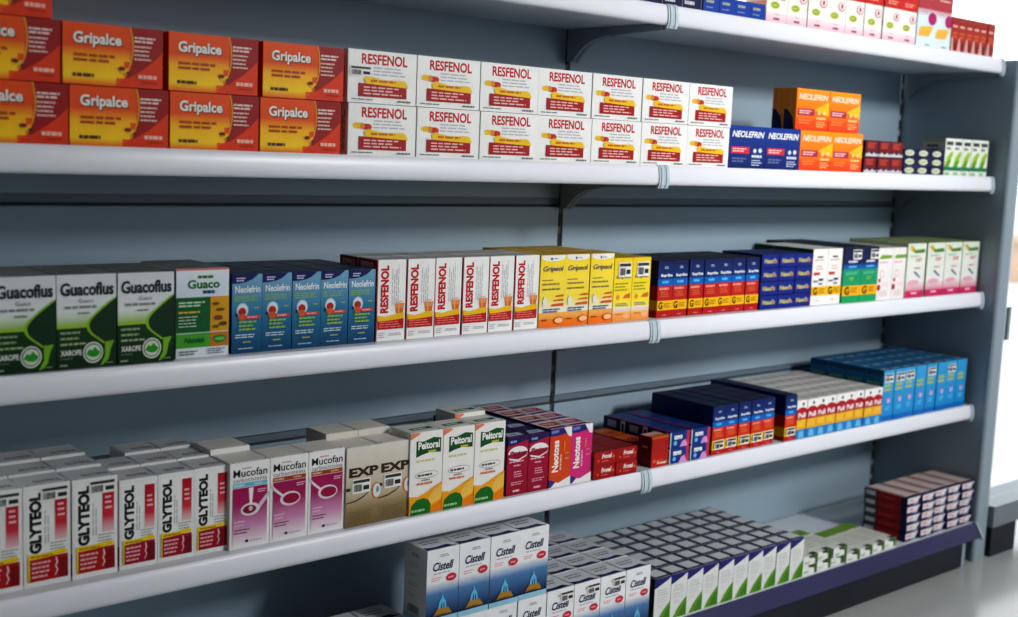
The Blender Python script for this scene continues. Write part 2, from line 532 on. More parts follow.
CT['neoblue'] = neol((22, 62, 150), (14, 34, 104), (240, 240, 240), (206, 50, 66), (214, 224, 240), (18, 44, 120))
CT['neoorange'] = neol((250, 150, 14), (234, 84, 20), (246, 222, 200), (170, 40, 70), (250, 200, 130), (240, 120, 16))
CT['neoorange']['front'].insert(1, P_([(.55, .50), (1, .36), (1, .72), (.78, .62)], (238, 186, 30)))
CT['neoorange']['front'].insert(1, R_(0, 0, 1, .27, (226, 66, 20), (236, 84, 20)))

CT['maroon'] = dict(size=(.0500, .055, .0350), base=(96, 22, 30), front=[
    R_(0, 0, 1, 1, (58, 20, 44)), R_(.08, .3, .96, .96, (116, 24, 28)), G_(.2, .5, .85, .88, 3, (206, 80, 66), 4),
    P_([(0.05, 0.02), (1, 0.02), (1, .22), (.85, .14), (.7, .28), (.5, .12), (.3, .28), (.12, .16), (.05, .22)], (200, 196, 204))])
CT['navysmall'] = dict(size=(.0560, .06, .0188), base=(28, 26, 70), front=[
    R_(0, 0, 1, 1, (30, 28, 78)), P_(ring(.45, .5, .34, .36, 14), (206, 214, 180)), G_(.2, .35, .7, .62, 2, (130, 140, 120), 3)])
CT['whitegreen'] = dict(size=(.0390, .06, .0870), base=(226, 228, 220), front=[
    R_(0, 0, 1, 1, (226, 230, 220)), R_(.12, .82, .88, .92, (64, 66, 70)), R_(.12, .70, .6, .77, (130, 132, 136)),
    P_([(.0, .2), (.35, .2), (.95, .62), (.7, .66), (.25, .5)], (150, 190, 30)), P_([(.0, .18), (.5, .22), (.75, .45), (.3, .4)], (92, 160, 30)),
    R_(0, .14, 1, .24, (40, 120, 90)), R_(.1, .02, .6, .1, (150, 190, 150))], left=[R_(0, 0, 1, 1, (206, 208, 200)), R_(0, .9, 1, 1, (170, 180, 150)), G_(.2, .5, .8, .85, 3, (90, 92, 96), 3), G_(.2, .2, .8, .4, 2, GREY, 3)])

# green guaco syrup
lb = bez((.98, .74), (.72, .62), (.52, .52), (.52, .46), 8) + bez((.52, .46), (.52, .36), (.66, .34), (.80, .255), 8)[1:]
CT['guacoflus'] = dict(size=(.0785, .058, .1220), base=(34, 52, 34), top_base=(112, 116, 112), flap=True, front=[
    R_(0, .60, 1, 1, (226, 230, 230), (214, 220, 224)), R_(0, .44, 1, .60, (140, 186, 26), (226, 230, 230)), R_(0, 0, 1, .44, (16, 50, 24), (20, 66, 28)),
    R_(0, .435, .5, .455, (160, 200, 40)),
    P_(lb + [(.80, .22), (1, .22), (1, .76)], (24, 56, 32)),
    P_([(x - .035, y) for x, y in lb] + [(x + .015, y) for x, y in lb[::-1]], (140, 190, 34)),
    P_([(.80, .27), (.96, .28), (.90, .20), (.86, .08), (.76, .02), (.72, .02), (.80, .12)], (120, 180, 40)),
    T_('Guacoflus', .06, .775, .95, .915, (34, 54, 60), .03), T_('Guaco', .36, .70, .60, .745, (120, 130, 130)),
    G_(.12, .635, .8, .675, 1, (140, 150, 146), 3, fill=.7), G_(.34, .575, .62, .605, 1, (140, 150, 130), 4, fill=.7),
    G_(.05, .365, .42, .41, 1, (150, 172, 140), 5, fill=.5), G_(.05, .305, .46, .35, 1, (150, 176, 120), 6, fill=.5), G_(.05, .245, .54, .29, 1, (160, 182, 140), 7, fill=.5),
    T_('XAROPE', .05, .145, .40, .205, (224, 230, 222), .03), G_(.05, .10, .3, .13, 1, (90, 120, 90), 3), G_(.04, .03, .2, .06, 1, (170, 186, 170), 3),
    E_(.59, .165, .17, .115, (210, 222, 206), 24), E_(.59, .165, .145, .097, (34, 60, 40), 24), E_(.59, .165, .13, .086, (206, 216, 200), 24),
    P_([(.47, .15), (.52, .20), (.58, .19), (.62, .225), (.66, .19), (.71, .17), (.68, .13), (.62, .115), (.55, .12)], (44, 150, 34)),
    G_(.80, .035, .96, .055, 1, (140, 170, 130), 3),
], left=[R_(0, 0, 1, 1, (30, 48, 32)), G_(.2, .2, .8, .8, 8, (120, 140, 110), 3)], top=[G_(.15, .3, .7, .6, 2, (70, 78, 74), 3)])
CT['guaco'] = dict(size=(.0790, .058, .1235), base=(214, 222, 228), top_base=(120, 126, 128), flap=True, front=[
    R_(0, 0, 1, 1, (226, 232, 236)), R_(0, .68, 1, 1, (206, 220, 234), (228, 234, 238)),
    R_(0, .98, 1, 1, (220, 120, 120)), G_(.40, .885, .74, .925, 1, (50, 120, 50), 2, fill=.8), T_('Guaco', .21, .775, .82, .875, (30, 110, 44), .03), G_(.50, .715, .80, .755, 1, (30, 70, 110), 6, fill=.9),
    R_(.0, .285, .635, .68, (16, 96, 48)), R_(.64, .285, 1, .68, (214, 156, 30)), R_(0, .115, .635, .275, (74, 164, 50)), R_(.64, .115, 1, .275, (196, 120, 34)),
    G_(.04, .57, .58, .64, 2, (190, 214, 190), 3), G_(.04, .50, .55, .53, 1, (220, 190, 60), 3, fill=.6), G_(.04, .34, .5, .48, 4, (196, 216, 196), 8, fill=.3),
    T_('Natulab', .14, .165, .52, .235, (20, 100, 40), .02, .3), P_(ring(.82, .20, .13, .045, 14), (44, 130, 50)), P_(ring(.82, .20, .10, .02, 14), (110, 190, 80)),
    P_(ring(.74, .60, .07, .02, 8), (120, 90, 20)), P_(ring(.83, .53, .09, .02, 8), (96, 90, 20)), P_(ring(.79, .44, .09, .03, 8), (120, 80, 16)), P_(ring(.88, .37, .08, .025, 8), (90, 80, 20)), P_(ring(.74, .34, .06, .02, 8), (110, 90, 20)),
    G_(.05, .03, .42, .09, 2, (110, 130, 120), 3), G_(.58, .03, .96, .10, 3, (70, 100, 130), 5, fill=.4),
], left=[R_(0, 0, 1, 1, (190, 200, 200)), G_(.2, .2, .8, .8, 8, (120, 140, 110), 3)], top=[G_(.15, .3, .7, .6, 2, (80, 100, 84), 3)])

# blue children's syrup
CT['neosyrup'] = dict(size=(.0478, .054, .1130), base=(26, 60, 96), top_base=(64, 78, 96), flap=True, front=[
    R_(0, .5, 1, 1, (40, 120, 160), (122, 170, 200)), R_(0, 0, 1, .5, (4, 66, 108), (40, 120, 160)),
    P_([(0, 1), (0, .885), (.2, .885), (.45, .90), (.65, .93), (.80, .975), (.86, 1)], (24, 24, 92)), G_(.14, .905, .46, .965, 2, (206, 210, 236), 3, fill=.5),
    T_('Neolefrin', .10, .765, .93, .855, (236, 242, 246), .02), G_(.08, .655, .9, .735, 3, (150, 190, 80), 4, fill=.4),
    E_(.34, .545, .20, .095, (160, 200, 216)), E_(.34, .545, .17, .08, (216, 228, 232)), E_(.33, .525, .13, .055, (178, 36, 30)), E_(.33, .46, .12, .045, (206, 96, 40)), R_(.42, .435, .93, .475, (214, 66, 50)), G_(.5, .44, .9, .47, 1, (240, 190, 180), 3), E_(.15, .49, .04, .02, (40, 26, 40), 10),
    G_(.72, .56, .92, .585, 1, (190, 190, 60), 3), G_(.22, .28, .86, .42, 3, (150, 190, 70), 5, fill=.5), G_(.1, .19, .92, .25, 2, (200, 220, 232), 6, fill=.45), G_(.35, .13, .65, .155, 1, (190, 200, 90), 5), G_(.2, .05, .75, .075, 1, (170, 200, 220), 2)],
    left=[R_(0, 0, 1, 1, (24, 50, 84))], top=[G_(.15, .3, .8, .6, 1, (36, 44, 66), 3)])

# white and red syrup
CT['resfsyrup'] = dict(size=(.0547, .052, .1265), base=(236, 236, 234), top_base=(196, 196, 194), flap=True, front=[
    R_(0, 0, 1, 1, (240, 240, 238)), R_(0, 0, .035, 1, (140, 24, 36)),
    T_('RESFENOL', .13, .345, .41, .935, (192, 28, 40), .05, 0, True), G_(.5, .44, .78, .94, 4, (178, 180, 186), 4, True, .3),
    P_([(.68, .335), (.92, .335), (.96, .455), (.64, .455)], (216, 112, 44)), P_([(.655, .40), (.945, .40), (.965, .46), (.635, .46)], (226, 150, 90)), R_(.74, .34, .79, .45, (240, 170, 100)), R_(.70, .47, .9, .49, (230, 200, 180)),
    P_([(.05, .145), (.95, .145), (.95, .28), (.5, .265), (.05, .27)], (184, 28, 34)), P_([(.05, .25), (.3, .25), (.95, .27), (.95, .345), (.6, .325), (.3, .30), (.05, .32)], (238, 190, 24)),
    G_(.1, .16, .9, .25, 3, (232, 120, 110), 3, fill=.45), G_(.08, .04, .32, .11, 3, (170, 172, 180), 5, fill=.4), G_(.44, .06, .95, .10, 2, (160, 162, 170), 7, fill=.4)],
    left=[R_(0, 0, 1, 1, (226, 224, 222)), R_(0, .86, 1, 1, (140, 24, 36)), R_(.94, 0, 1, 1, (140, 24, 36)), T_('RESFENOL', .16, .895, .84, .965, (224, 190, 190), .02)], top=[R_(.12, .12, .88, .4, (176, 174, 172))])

# yellow drops
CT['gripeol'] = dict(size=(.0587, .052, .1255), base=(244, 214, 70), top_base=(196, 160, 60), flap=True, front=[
    R_(0, .4, 1, 1, (246, 222, 80), (250, 218, 48)), R_(0, .2, 1, .4, (236, 236, 226), (246, 222, 80)), R_(0, 0, 1, .2, (240, 120, 20), (240, 180, 90)), R_(0, 0, 1, .11, (236, 112, 18), (240, 130, 30)),
    P_([(.03, 1), (.97, 1)] + bez((.97, .955), (.8, .90), (.2, .90), (.03, .955), 8), (238, 236, 226)), E_(.42, .95, .04, .018, (60, 80, 120), 10), G_(.48, .94, .72, .96, 1, (110, 120, 130), 3),
    T_('Gripeol', .10, .755, .91, .85, (30, 50, 110), .008, .2), G_(.08, .64, .62, .67, 1, (150, 138, 84), 3, fill=.5), G_(.08, .57, .85, .63, 1, (156, 142, 84), 5, fill=.4), G_(.08, .50, .92, .56, 1, (150, 136, 74), 7, fill=.4),
    P_([(.60, .42), (.95, .42), (.95, .45), (.66, .44)], (206, 96, 40)), P_([(.52, .36), (.95, .36), (.95, .39), (.58, .38)], (214, 106, 40)), P_([(.44, .29), (.95, .29), (.95, .33), (.50, .32)], (206, 90, 30)), R_(.12, .30, .27, .40, (232, 232, 220)), R_(.16, .4, .23, .43, (226, 226, 220)),
    G_(.14, .20, .88, .265, 2, (80, 110, 160), 3, fill=.6), G_(.1, .085, .35, .12, 1, (150, 70, 20), 3, fill=.6), P_(ring(.78, .09, .20, .052, 16), (196, 96, 40)), P_(ring(.78, .09, .17, .038, 16), (246, 190, 140))],
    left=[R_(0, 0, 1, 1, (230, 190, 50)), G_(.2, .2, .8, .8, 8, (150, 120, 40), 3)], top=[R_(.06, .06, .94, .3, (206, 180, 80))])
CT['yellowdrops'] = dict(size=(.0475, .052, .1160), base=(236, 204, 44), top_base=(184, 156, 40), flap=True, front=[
    R_(0, .22, 1, 1, (246, 226, 60), (240, 206, 36)), R_(0, .12, 1, .22, (240, 180, 110), (226, 228, 226)), R_(0, 0, 1, .12, (238, 140, 50), (240, 176, 100)),
    T_('Gripeol', .12, .66, .92, .73, (70, 80, 110), .02, .25), G_(.08, .47, .85, .62, 3, (150, 150, 30), 5, fill=.4), P_([(.5, .36), (.92, .36), (.92, .44), (.66, .42)], (214, 110, 40)), E_(.25, .38, .09, .04, (236, 140, 60)), G_(.15, .235, .85, .29, 2, (96, 120, 160), 4, fill=.5), G_(.15, .09, .6, .13, 1, (226, 120, 60), 3), E_(.72, .075, .18, .035, (246, 180, 130))],
    sticker=(.22, .70, .90, .93), left=[R_(0, 0, 1, 1, (206, 170, 40))])

# generic medicines: coloured carton with a yellow band and a big G
def generic(size, top, mid, low, band_z, word, flap_c, sticker=None):
    w, d, h = size
    b0, b1 = band_z
    return dict(size=size, base=top, top_base=flap_c, flap=True, sticker=sticker, front=[
        R_(0, .62, 1, 1, mix(top, (10, 80, 170), .5), top), R_(0, .56, 1, .68, mix(top, (10, 110, 200), .85)), R_(0, 0, 1, .56, low), R_(.04, b1 + .02, .96, .56, mid),
        T_(word, .18, .705, .94, .775, (232, 236, 240), .03), G_(.28, .60, .82, .655, 1, (90, 190, 240), 3, fill=.8), G_(.4, .86, .66, .91, 2, (190, 200, 220), 4),
        G_(.1, .48, .9, .54, 1, (240, 150, 130), 3, fill=.7), G_(.2, .36, .8, .47, 3, mix(mid, (250, 200, 60), .5), 3, fill=.4),
        R_(0, b0, 1, b1, (244, 186, 10)), T_('G', .08, b0 + .02, .36, b1 - .02, (24, 22, 18), .04), G_(.42, b0 + .04, .94, b1 - .04, 3, (110, 84, 10), 5, fill=.45), G_(.35, .03, .75, .06, 1, mix(low, (255, 255, 255), .5), 4)],
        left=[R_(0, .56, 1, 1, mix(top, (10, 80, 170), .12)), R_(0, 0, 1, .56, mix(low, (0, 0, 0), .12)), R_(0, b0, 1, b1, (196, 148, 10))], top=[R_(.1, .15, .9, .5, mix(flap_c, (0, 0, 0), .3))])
CT['genred'] = generic((.0418, .045, .1075), (16, 30, 84), (190, 34, 30), (176, 24, 26), (.13, .30), 'Ibuprilina', (44, 50, 62))
CT['gentall'] = generic((.0385, .0405, .0985), (14, 34, 92), (206, 52, 34), (186, 28, 30), (.10, .30), 'Ibuprilina', (34, 44, 72), sticker=(.20, .105, .95, .29))
CT['genwhite'] = dict(size=(.0538, .052, .1200), base=(228, 230, 226), top_base=(206, 212, 206), flap=True, front=[
    R_(0, 0, 1, 1, (234, 234, 230)), G_(.3, .84, .75, .88, 1, (60, 60, 70), 3, fill=.8), G_(.15, .79, .92, .82, 1, (206, 110, 110), 3), G_(.25, .62, .7, .72, 2, (226, 190, 186), 4), G_(.1, .53, .55, .59, 1, (196, 50, 60), 5, fill=.9),
    R_(.45, .43, .75, .47, (40, 50, 110)), R_(.1, .41, .4, .44, (110, 110, 120)), R_(.45, .36, .7, .39, (60, 70, 120)), R_(0, .17, 1, .33, (244, 186, 10)), T_('G', .10, .18, .38, .32, (24, 22, 18), .04), G_(.44, .2, .94, .30, 3, (120, 90, 10), 5, fill=.45), G_(.35, .06, .65, .09, 1, (200, 120, 120), 4)],
    left=[R_(0, 0, 1, 1, (206, 212, 204)), R_(0, .84, 1, 1, (20, 92, 34))], top=[R_(.05, .1, .95, .35, (226, 230, 222))])
CT['gengreen'] = dict(size=(.0668, .052, .1215), base=(20, 150, 90), top_base=(36, 44, 66), flap=True, front=[
    R_(0, 0, 1, .60, (14, 158, 92), (24, 150, 110)), R_(0, .60, 1, .70, (20, 110, 170), (18, 60, 140)), R_(0, .70, 1, 1, (20, 30, 84), (16, 22, 60)),
    G_(.28, .72, .92, .765, 1, (220, 226, 236), 3, fill=.8), G_(.3, .63, .85, .67, 1, (96, 190, 236), 3, fill=.8), G_(.15, .50, .95, .56, 2, (110, 214, 170), 3, fill=.4), G_(.35, .40, .7, .47, 2, (150, 200, 60), 5, fill=.5),
    R_(0, .125, 1, .305, (244, 178, 10)), T_('G', .12, .14, .40, .29, (24, 22, 18), .04), G_(.46, .17, .92, .275, 3, (130, 90, 10), 5, fill=.45)],
    sticker=(.5, .78, .98, .96), left=[R_(0, 0, 1, .6, (14, 110, 70)), R_(0, .6, 1, 1, (16, 24, 62))], top=[R_(.1, .1, .8, .4, (24, 30, 50))])
CT['nasalblue'] = dict(size=(.0560, .052, .0275), base=(20, 40, 120), front=[
    R_(0, 0, 1, 1, (18, 40, 132)), R_(.0, .0, 1, .08, (12, 28, 100)), T_("Nasol's", .14, .34, .86, .70, (206, 196, 110), .03, .1), E_(.86, .42, .05, .09, (200, 60, 50), 8)],
    left=[R_(0, 0, 1, 1, (16, 32, 104))], top=[R_(.08, .1, .92, .9, (50, 62, 110))])
CT['pinkdots'] = dict(size=(.0590, .052, .1175), base=(230, 228, 226), top_base=(196, 196, 186), flap=True, front=[
    R_(0, 0, 1, 1, (234, 230, 228)), P_([(.05, .80), (.2, .87), (.9, .86), (.9, .80), (.25, .79)], (120, 160, 60)), G_(.1, .70, .8, .75, 1, (226, 160, 170), 3), P_(ring(.3, .50, .14, .075, 14), (226, 170, 180)), P_(ring(.3, .50, .11, .058, 14), (236, 230, 228)),
    E_(.15, .38, .08, .04, (206, 60, 80)), E_(.12, .24, .11, .06, (170, 30, 60)), E_(.55, .30, .25, .05, (240, 214, 220)), G_(.2, .06, .8, .18, 3, (226, 200, 206), 3)],
    left=[R_(0, 0, 1, 1, (206, 206, 200))], top=[R_(.1, .1, .9, .4, (170, 172, 160))])
CT['pinkbase'] = dict(size=(.0768, .052, .1260), base=(222, 226, 216), top_base=(150, 160, 120), flap=True, front=[
    R_(0, .28, 1, 1, (230, 230, 226), (216, 226, 210)), R_(0, .06, 1, .28, (206, 50, 110), (230, 220, 220)), R_(0, 0, 1, .12, (196, 40, 96)),
    P_([(.08, .93), (.2, .97), (.4, .88), (.92, .90), (.92, .83), (.4, .82)], (84, 130, 50)), P_([(.08, .93), (.2, .97), (.34, .86), (.24, .84)], (226, 176, 40)), G_(.15, .74, .8, .79, 1, (170, 190, 170), 3), G_(.45, .66, .85, .73, 2, (206, 110, 120), 3), G_(.4, .52, .85, .57, 1, (206, 150, 160), 4), P_([(.38, .47), (.72, .36), (.76, .38), (.44, .49)], (60, 80, 140)), E_(.4, .28, .3, .05, (226, 170, 190)), G_(.3, .06, .75, .10, 1, (240, 200, 214), 4, fill=.9)],
    left=[R_(0, 0, 1, 1, (190, 204, 176))], top=[R_(.1, .1, .9, .4, (120, 130, 80))])

# white expectorant with vertical name
def glyt(size, sticker, deep):
    red2 = (176, 26, 30) if not deep else (160, 18, 50)
    return dict(size=size, base=(232, 232, 230), top_base=(206, 208, 210), flap=True, sticker=sticker, front=[
        R_(0, 0, 1, 1, (236, 236, 234)), R_(.04, .03, .96, .97, (228, 228, 228)), R_(.055, .035, .945, .965, (238, 238, 236)),
        T_('GLYTEOL', .12, .33, .38, .93, (30, 28, 32), .06, 0, True), G_(.42, .42, .55, .78, 2, (186, 188, 190), 3, True, .45),
        R_(.66, .44, .92, .60, (232, 200, 204), (206, 50, 66)), R_(.66, .60, .92, .92, (206, 50, 66), (176, 16, 34)), G_(.72, .66, .88, .82, 3, (240, 196, 200), 3, fill=.4), G_(.56, .34, .94, .43, 3, (160, 162, 166), 5, fill=.4),
        R_(.08, .055, .93, .29, red2), P_([(.08, .275), (.5, .285), (.93, .30), (.90, .335), (.8, .345), (.5, .325), (.08, .33)], (236, 204, 20)), R_(.08, .06, .12, .29, (226, 196, 30)),
        G_(.16, .08, .60, .26, 4, (232, 176, 180), 5, fill=.45), P_([(.66, .09), (.72, .14), (.68, .18), (.72, .22), (.69, .27), (.66, .27), (.68, .22), (.65, .18), (.69, .14), (.64, .09)], (236, 200, 200)), P_([(.72, .06), (.93, .06), (.93, .26), (.73, .26), (.76, .2), (.73, .15)], mix(red2, (60, 0, 10), .35)), G_(.14, .29, .72, .315, 1, (150, 120, 20), 3, fill=.6)],
        left=[R_(0, 0, 1, 1, (222, 222, 220)), T_('GLYTEOL', .3, .2, .6, .9, (60, 58, 62), .04, 0, True), R_(0, .04, 1, .26, red2)], top=[T_('GLYTEOL', .3, .22, .92, .42, (90, 92, 96), .03)])
CT['glyteol_big'] = glyt((.0612, .054, .1345), (.36, .84, .96, .975), False)
CT['glyteol_small'] = glyt((.0538, .054, .1250), None, True)

def muco(band, kid):
    spoon = [P_([(.02, .66), (.10, .61), (.30, .53), (.34, .55), (.12, .64), (.02, .70)], (226, 220, 224)), P_(ring(.52, .495, .27, .085, 20), (226, 216, 222)), P_(ring(.54, .495, .22, .062, 20), (156, 16, 70))] if not kid else \
        [P_([(.46, .70), (.58, .70), (.54, .50), (.49, .50)], (240, 234, 236)), P_([(.66, .47), (.98, .64), (.98, .58), (.74, .44)], (206, 200, 206)), P_(ring(.50, .45, .24, .075, 20), (226, 220, 224)), P_(ring(.48, .45, .17, .05, 20), (140, 16, 56)), P_(ring(.51, .46, .05, .03, 10), (214, 190, 200))]
    return dict(size=(.0640, .060, .1270), base=(232, 230, 226), top_base=(226, 222, 214), flap=True, front=[
        R_(0, 0, 1, 1, (236, 236, 234)), G_(.3, .92, .6, .945, 1, (206, 120, 150), 3), T_('Mucofan', .08, .835, .93, .925, (28, 24, 30), .012), T_('carbocisteína', .08, .775, .92, .825, (130, 128, 134), 0.0),
        R_(.07, .715, .93, .765, band), G_(.1, .725, .42, .755, 1, mix(band, (255, 255, 255), .6), 3, fill=.8), G_(.6, .725, .9, .755, 1, mix(band, (255, 240, 200), .6), 4, fill=.7),
        R_(.07, .04, .93, .25, (236, 230, 232), (206, 150, 186)), R_(.07, .25, .93, .50, (206, 150, 186), (166, 34, 100)), R_(.07, .50, .93, .71, (166, 34, 100), (160, 16, 84))] + spoon + [
        G_(.68, .63, .92, .68, 2, (230, 190, 210), 3, fill=.5), G_(.1, .26, .4, .34, 2, (226, 190, 206), 3, fill=.4), G_(.1, .17, .52, .24, 2, (120, 50, 90), 3, fill=.35), E_(.42, .085, .04, .018, (90, 40, 60), 10), G_(.5, .07, .9, .095, 1, (190, 170, 180), 3)],
        left=[R_(0, 0, 1, 1, (222, 218, 212)), G_(.2, .2, .8, .8, 8, (180, 160, 170), 3)], top=[])
CT['muco_blue'] = muco((110, 190, 220), True)
CT['muco_brown'] = muco((160, 70, 20), False)

CT['expec'] = dict(size=(.0595, .058, .1250), base=(214, 208, 196), top_base=(226, 222, 214), flap=True, front=[
    R_(0, .4, 1, 1, (196, 182, 156), (222, 218, 210)), R_(0, 0, 1, .22, (120, 100, 64), (150, 130, 92)), R_(0, .22, 1, .4, (150, 130, 92), (196, 182, 156)),
    T_('EXP', .08, .625, .99, .745, (56, 44, 26), .05), G_(.25, .585, .9, .605, 1, (230, 150, 120), 3),
    P_([(0, .30), (.3, .315), (.55, .36), (.78, .44), (.8, .455), (.55, .38), (.3, .335), (0, .315)], (70, 60, 40)), P_(ring(.93, .42, .14, .105, 20), (226, 110, 40)), P_(ring(.95, .42, .12, .09, 20), (226, 226, 226)), E_(.97, .43, .05, .04, (120, 160, 190)),
    R_(.0, .46, .12, .50, (50, 46, 40)), G_(.1, .05, .9, .20, 6, (112, 94, 62), 3, fill=.25)],
    sticker=(.18, .42, .74, .60), left=[R_(0, 0, 1, 1, (200, 194, 182))], top=[])

CT['peitoral'] = dict(size=(.0652, .054, .1345), base=(232, 230, 224), top_base=(222, 222, 216), flap=True, front=[
    R_(0, 0, 1, 1, (236, 234, 230)), P_([(0, 1), (0, .92), (.3, .985), (.24, 1)], (226, 130, 100)),
    P_([(.18, .70), (.35, .725), (.6, .745), (.94, .73), (.94, .905), (.7, .925), (.4, .885), (.18, .90)], (14, 84, 40)), T_('Peitoral', .235, .79, .90, .885, (240, 240, 236), .035), G_(.55, .742, .85, .772, 1, (210, 200, 40), 3, fill=.8),
    G_(.18, .63, .9, .675, 1, (206, 206, 150), 3, fill=.6), P_(ring(.52, .475, .36, .045, 16), (150, 150, 150)), P_(ring(.52, .475, .345, .038, 16), (238, 236, 232)), G_(.24, .46, .80, .49, 1, (70, 70, 74), 3, fill=.8), G_(.36, .40, .68, .425, 1, (130, 110, 90), 3), G_(.22, .355, .82, .39, 1, (216, 130, 90), 3, fill=.7),
    P_([(0, 0), (1, 0), (1, .36), (.75, .31), (.5, .255), (.25, .215), (0, .235)], (240, 164, 20)), P_([(.45, .06), (1, .16), (1, .33), (.75, .28), (.6, .20)], (236, 190, 90)), P_([(.5, 0), (1, 0), (1, .14), (.6, .06)], (226, 130, 16)),
    P_([(.03, 0), (.64, 0), (.66, .10), (.58, .165), (.42, .195), (.22, .18), (.06, .12)], (24, 110, 34)), G_(.06, .03, .58, .07, 1, (170, 200, 150), 3, fill=.7)],
    left=[R_(0, 0, 1, 1, (222, 220, 214)), P_([(.18, .66), (.9, .70), (.9, .86), (.18, .84)], (14, 84, 40)), T_('Peitoral', .25, .72, .86, .81, (236, 236, 230), .03), R_(0, 0, 1, .18, (226, 150, 30))], top=[P_([(.2, .25), (.9, .3), (.9, .55), (.2, .5)], (20, 90, 44)), G_(.3, .33, .8, .45, 1, (220, 226, 220), 3, fill=.9)])

CT['plextoss'] = dict(size=(.0538, .052, .1020), base=(150, 16, 60), top_base=(30, 32, 84), flap=True, front=[
    R_(0, 0, 1, 1, (150, 14, 50), (170, 22, 66)), P_([(0, 1), (1, 1), (1, .93), (.7, .905), (.35, .87), (0, .86)], (28, 28, 84)), G_(.12, .90, .5, .95, 1, (150, 160, 210), 3, fill=.8),
    P_(ring(.5, .725, .47, .115, 22), (236, 230, 232)), P_([(.02, .71), (.98, .73), (.86, .64), (.5, .60), (.15, .63)], (150, 20, 60)), T_('Plextoss', .10, .685, .92, .765, (140, 16, 50), .04, .2),
    P_([(.05, .655), (.5, .61), (.95, .68), (.9, .65), (.5, .585), (.1, .62)], (236, 224, 228)), G_(.1, .56, .95, .60, 1, (236, 190, 206), 3, fill=.6), G_(.3, .49, .75, .53, 1, (230, 180, 196), 4, fill=.6), G_(.32, .30, .75, .42, 3, (232, 170, 190), 3, fill=.4), G_(.2, .17, .85, .24, 2, (232, 170, 190), 3, fill=.4), G_(.3, .05, .7, .10, 1, (240, 196, 206), 3, fill=.7)],
    left=[R_(0, 0, 1, 1, (110, 12, 44)), R_(0, .86, 1, 1, (24, 24, 70))], top=[P_([(.1, .1), (.9, .1), (.9, .45), (.3, .5)], (176, 186, 206)), G_(.3, .2, .8, .35, 1, (70, 80, 130), 3)])
def neot(c, key):
    return dict(size=(.0517, .052, .1060), base=c, top_base=(222, 218, 216), flap=True, front=[
        R_(0, 0, 1, 1, mix(c, (255, 255, 255), .06), c), P_([(0, 1), (1, 1), (1, .93), (.62, .89), (.3, .875), (0, .88)], (38, 40, 110)), P_([(.62, 1), (1, 1), (1, .83), (.86, .845)], (230, 228, 232)), P_([(.05, .97), (.4, .98), (.38, .93), (.05, .92)], (110, 130, 190)),
        T_('Neotoss', .12, .26, .42, .80, (240, 236, 232), .035, 0, True), G_(.46, .28, .58, .62, 1, mix(c, (255, 255, 255), .6), 3, True, .6), G_(.7, .44, .95, .50, 1, mix(c, (255, 200, 160), .5), 3), G_(.7, .54, .95, .58, 1, mix(c, (255, 200, 160), .5), 3), G_(.62, .60, .72, .80, 1, mix(c, (250, 180, 40), .7), 3, True),
        P_([(0, 0), (1, 0), (1, .16), (.45, .07), (0, .12)], (232, 230, 228)), P_([(0, 0.01), (.1, 0.01), (.3, .09), (.0, .15)], (64, 50, 140))],
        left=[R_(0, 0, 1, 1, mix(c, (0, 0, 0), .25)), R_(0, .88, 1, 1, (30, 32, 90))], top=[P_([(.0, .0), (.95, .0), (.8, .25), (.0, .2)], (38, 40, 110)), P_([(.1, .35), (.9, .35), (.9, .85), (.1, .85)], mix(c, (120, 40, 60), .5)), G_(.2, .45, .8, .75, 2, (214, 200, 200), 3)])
CT['neotoss_o'] = neot((206, 66, 20), 'o')
CT['neotoss_p'] = neot((206, 40, 120), 'p')

CT['redpack'] = dict(size=(.0556, .050, .0252), base=(150, 20, 22), front=[R_(0, 0, 1, 1, (160, 20, 24)), T_('Fronal', .36, .45, .82, .80, (240, 224, 220), .04, .15), E_(.90, .5, .05, .11, (226, 110, 40), 10), E_(.2, .35, .05, .1, (226, 90, 40), 6), G_(.35, .2, .75, .34, 1, (214, 110, 90), 3)],
    left=[R_(0, 0, 1, 1, (130, 16, 20)), R_(.7, .25, .84, .8, (230, 226, 220))], top=[R_(.04, .06, .96, .94, (130, 20, 26)), R_(.04, .06, .96, .14, (90, 14, 20))])
CT['redbox'] = dict(size=(.0480, .034, .0590), base=(156, 22, 20), front=[R_(0, 0, 1, 1, (186, 34, 22), (160, 22, 20)), R_(0, .93, 1, 1, (196, 90, 24)), T_('Fronal', .34, .08, .92, .17, (240, 226, 210), .04, .15), E_(.18, .2, .1, .06, (226, 110, 50), 6), G_(.3, .19, .8, .23, 1, (226, 130, 90), 3), G_(.4, .45, .8, .75, 3, (176, 40, 24), 3)],
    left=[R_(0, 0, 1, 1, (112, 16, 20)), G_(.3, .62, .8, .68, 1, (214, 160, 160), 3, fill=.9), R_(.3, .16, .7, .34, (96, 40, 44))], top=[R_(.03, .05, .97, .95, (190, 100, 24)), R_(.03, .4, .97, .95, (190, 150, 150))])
CT['redflat'] = dict(size=(.0480, .055, .0410), base=(150, 40, 24), front=[R_(0, 0, 1, 1, (160, 30, 24))], left=[R_(0, 0, 1, 1, (70, 20, 26)), R_(.1, .4, .9, .9, (70, 62, 66)), G_(.15, .5, .8, .8, 2, (206, 200, 200), 3)], top=[R_(.03, .05, .97, .95, (176, 90, 30)), R_(.2, .2, .8, .5, (150, 30, 30))])
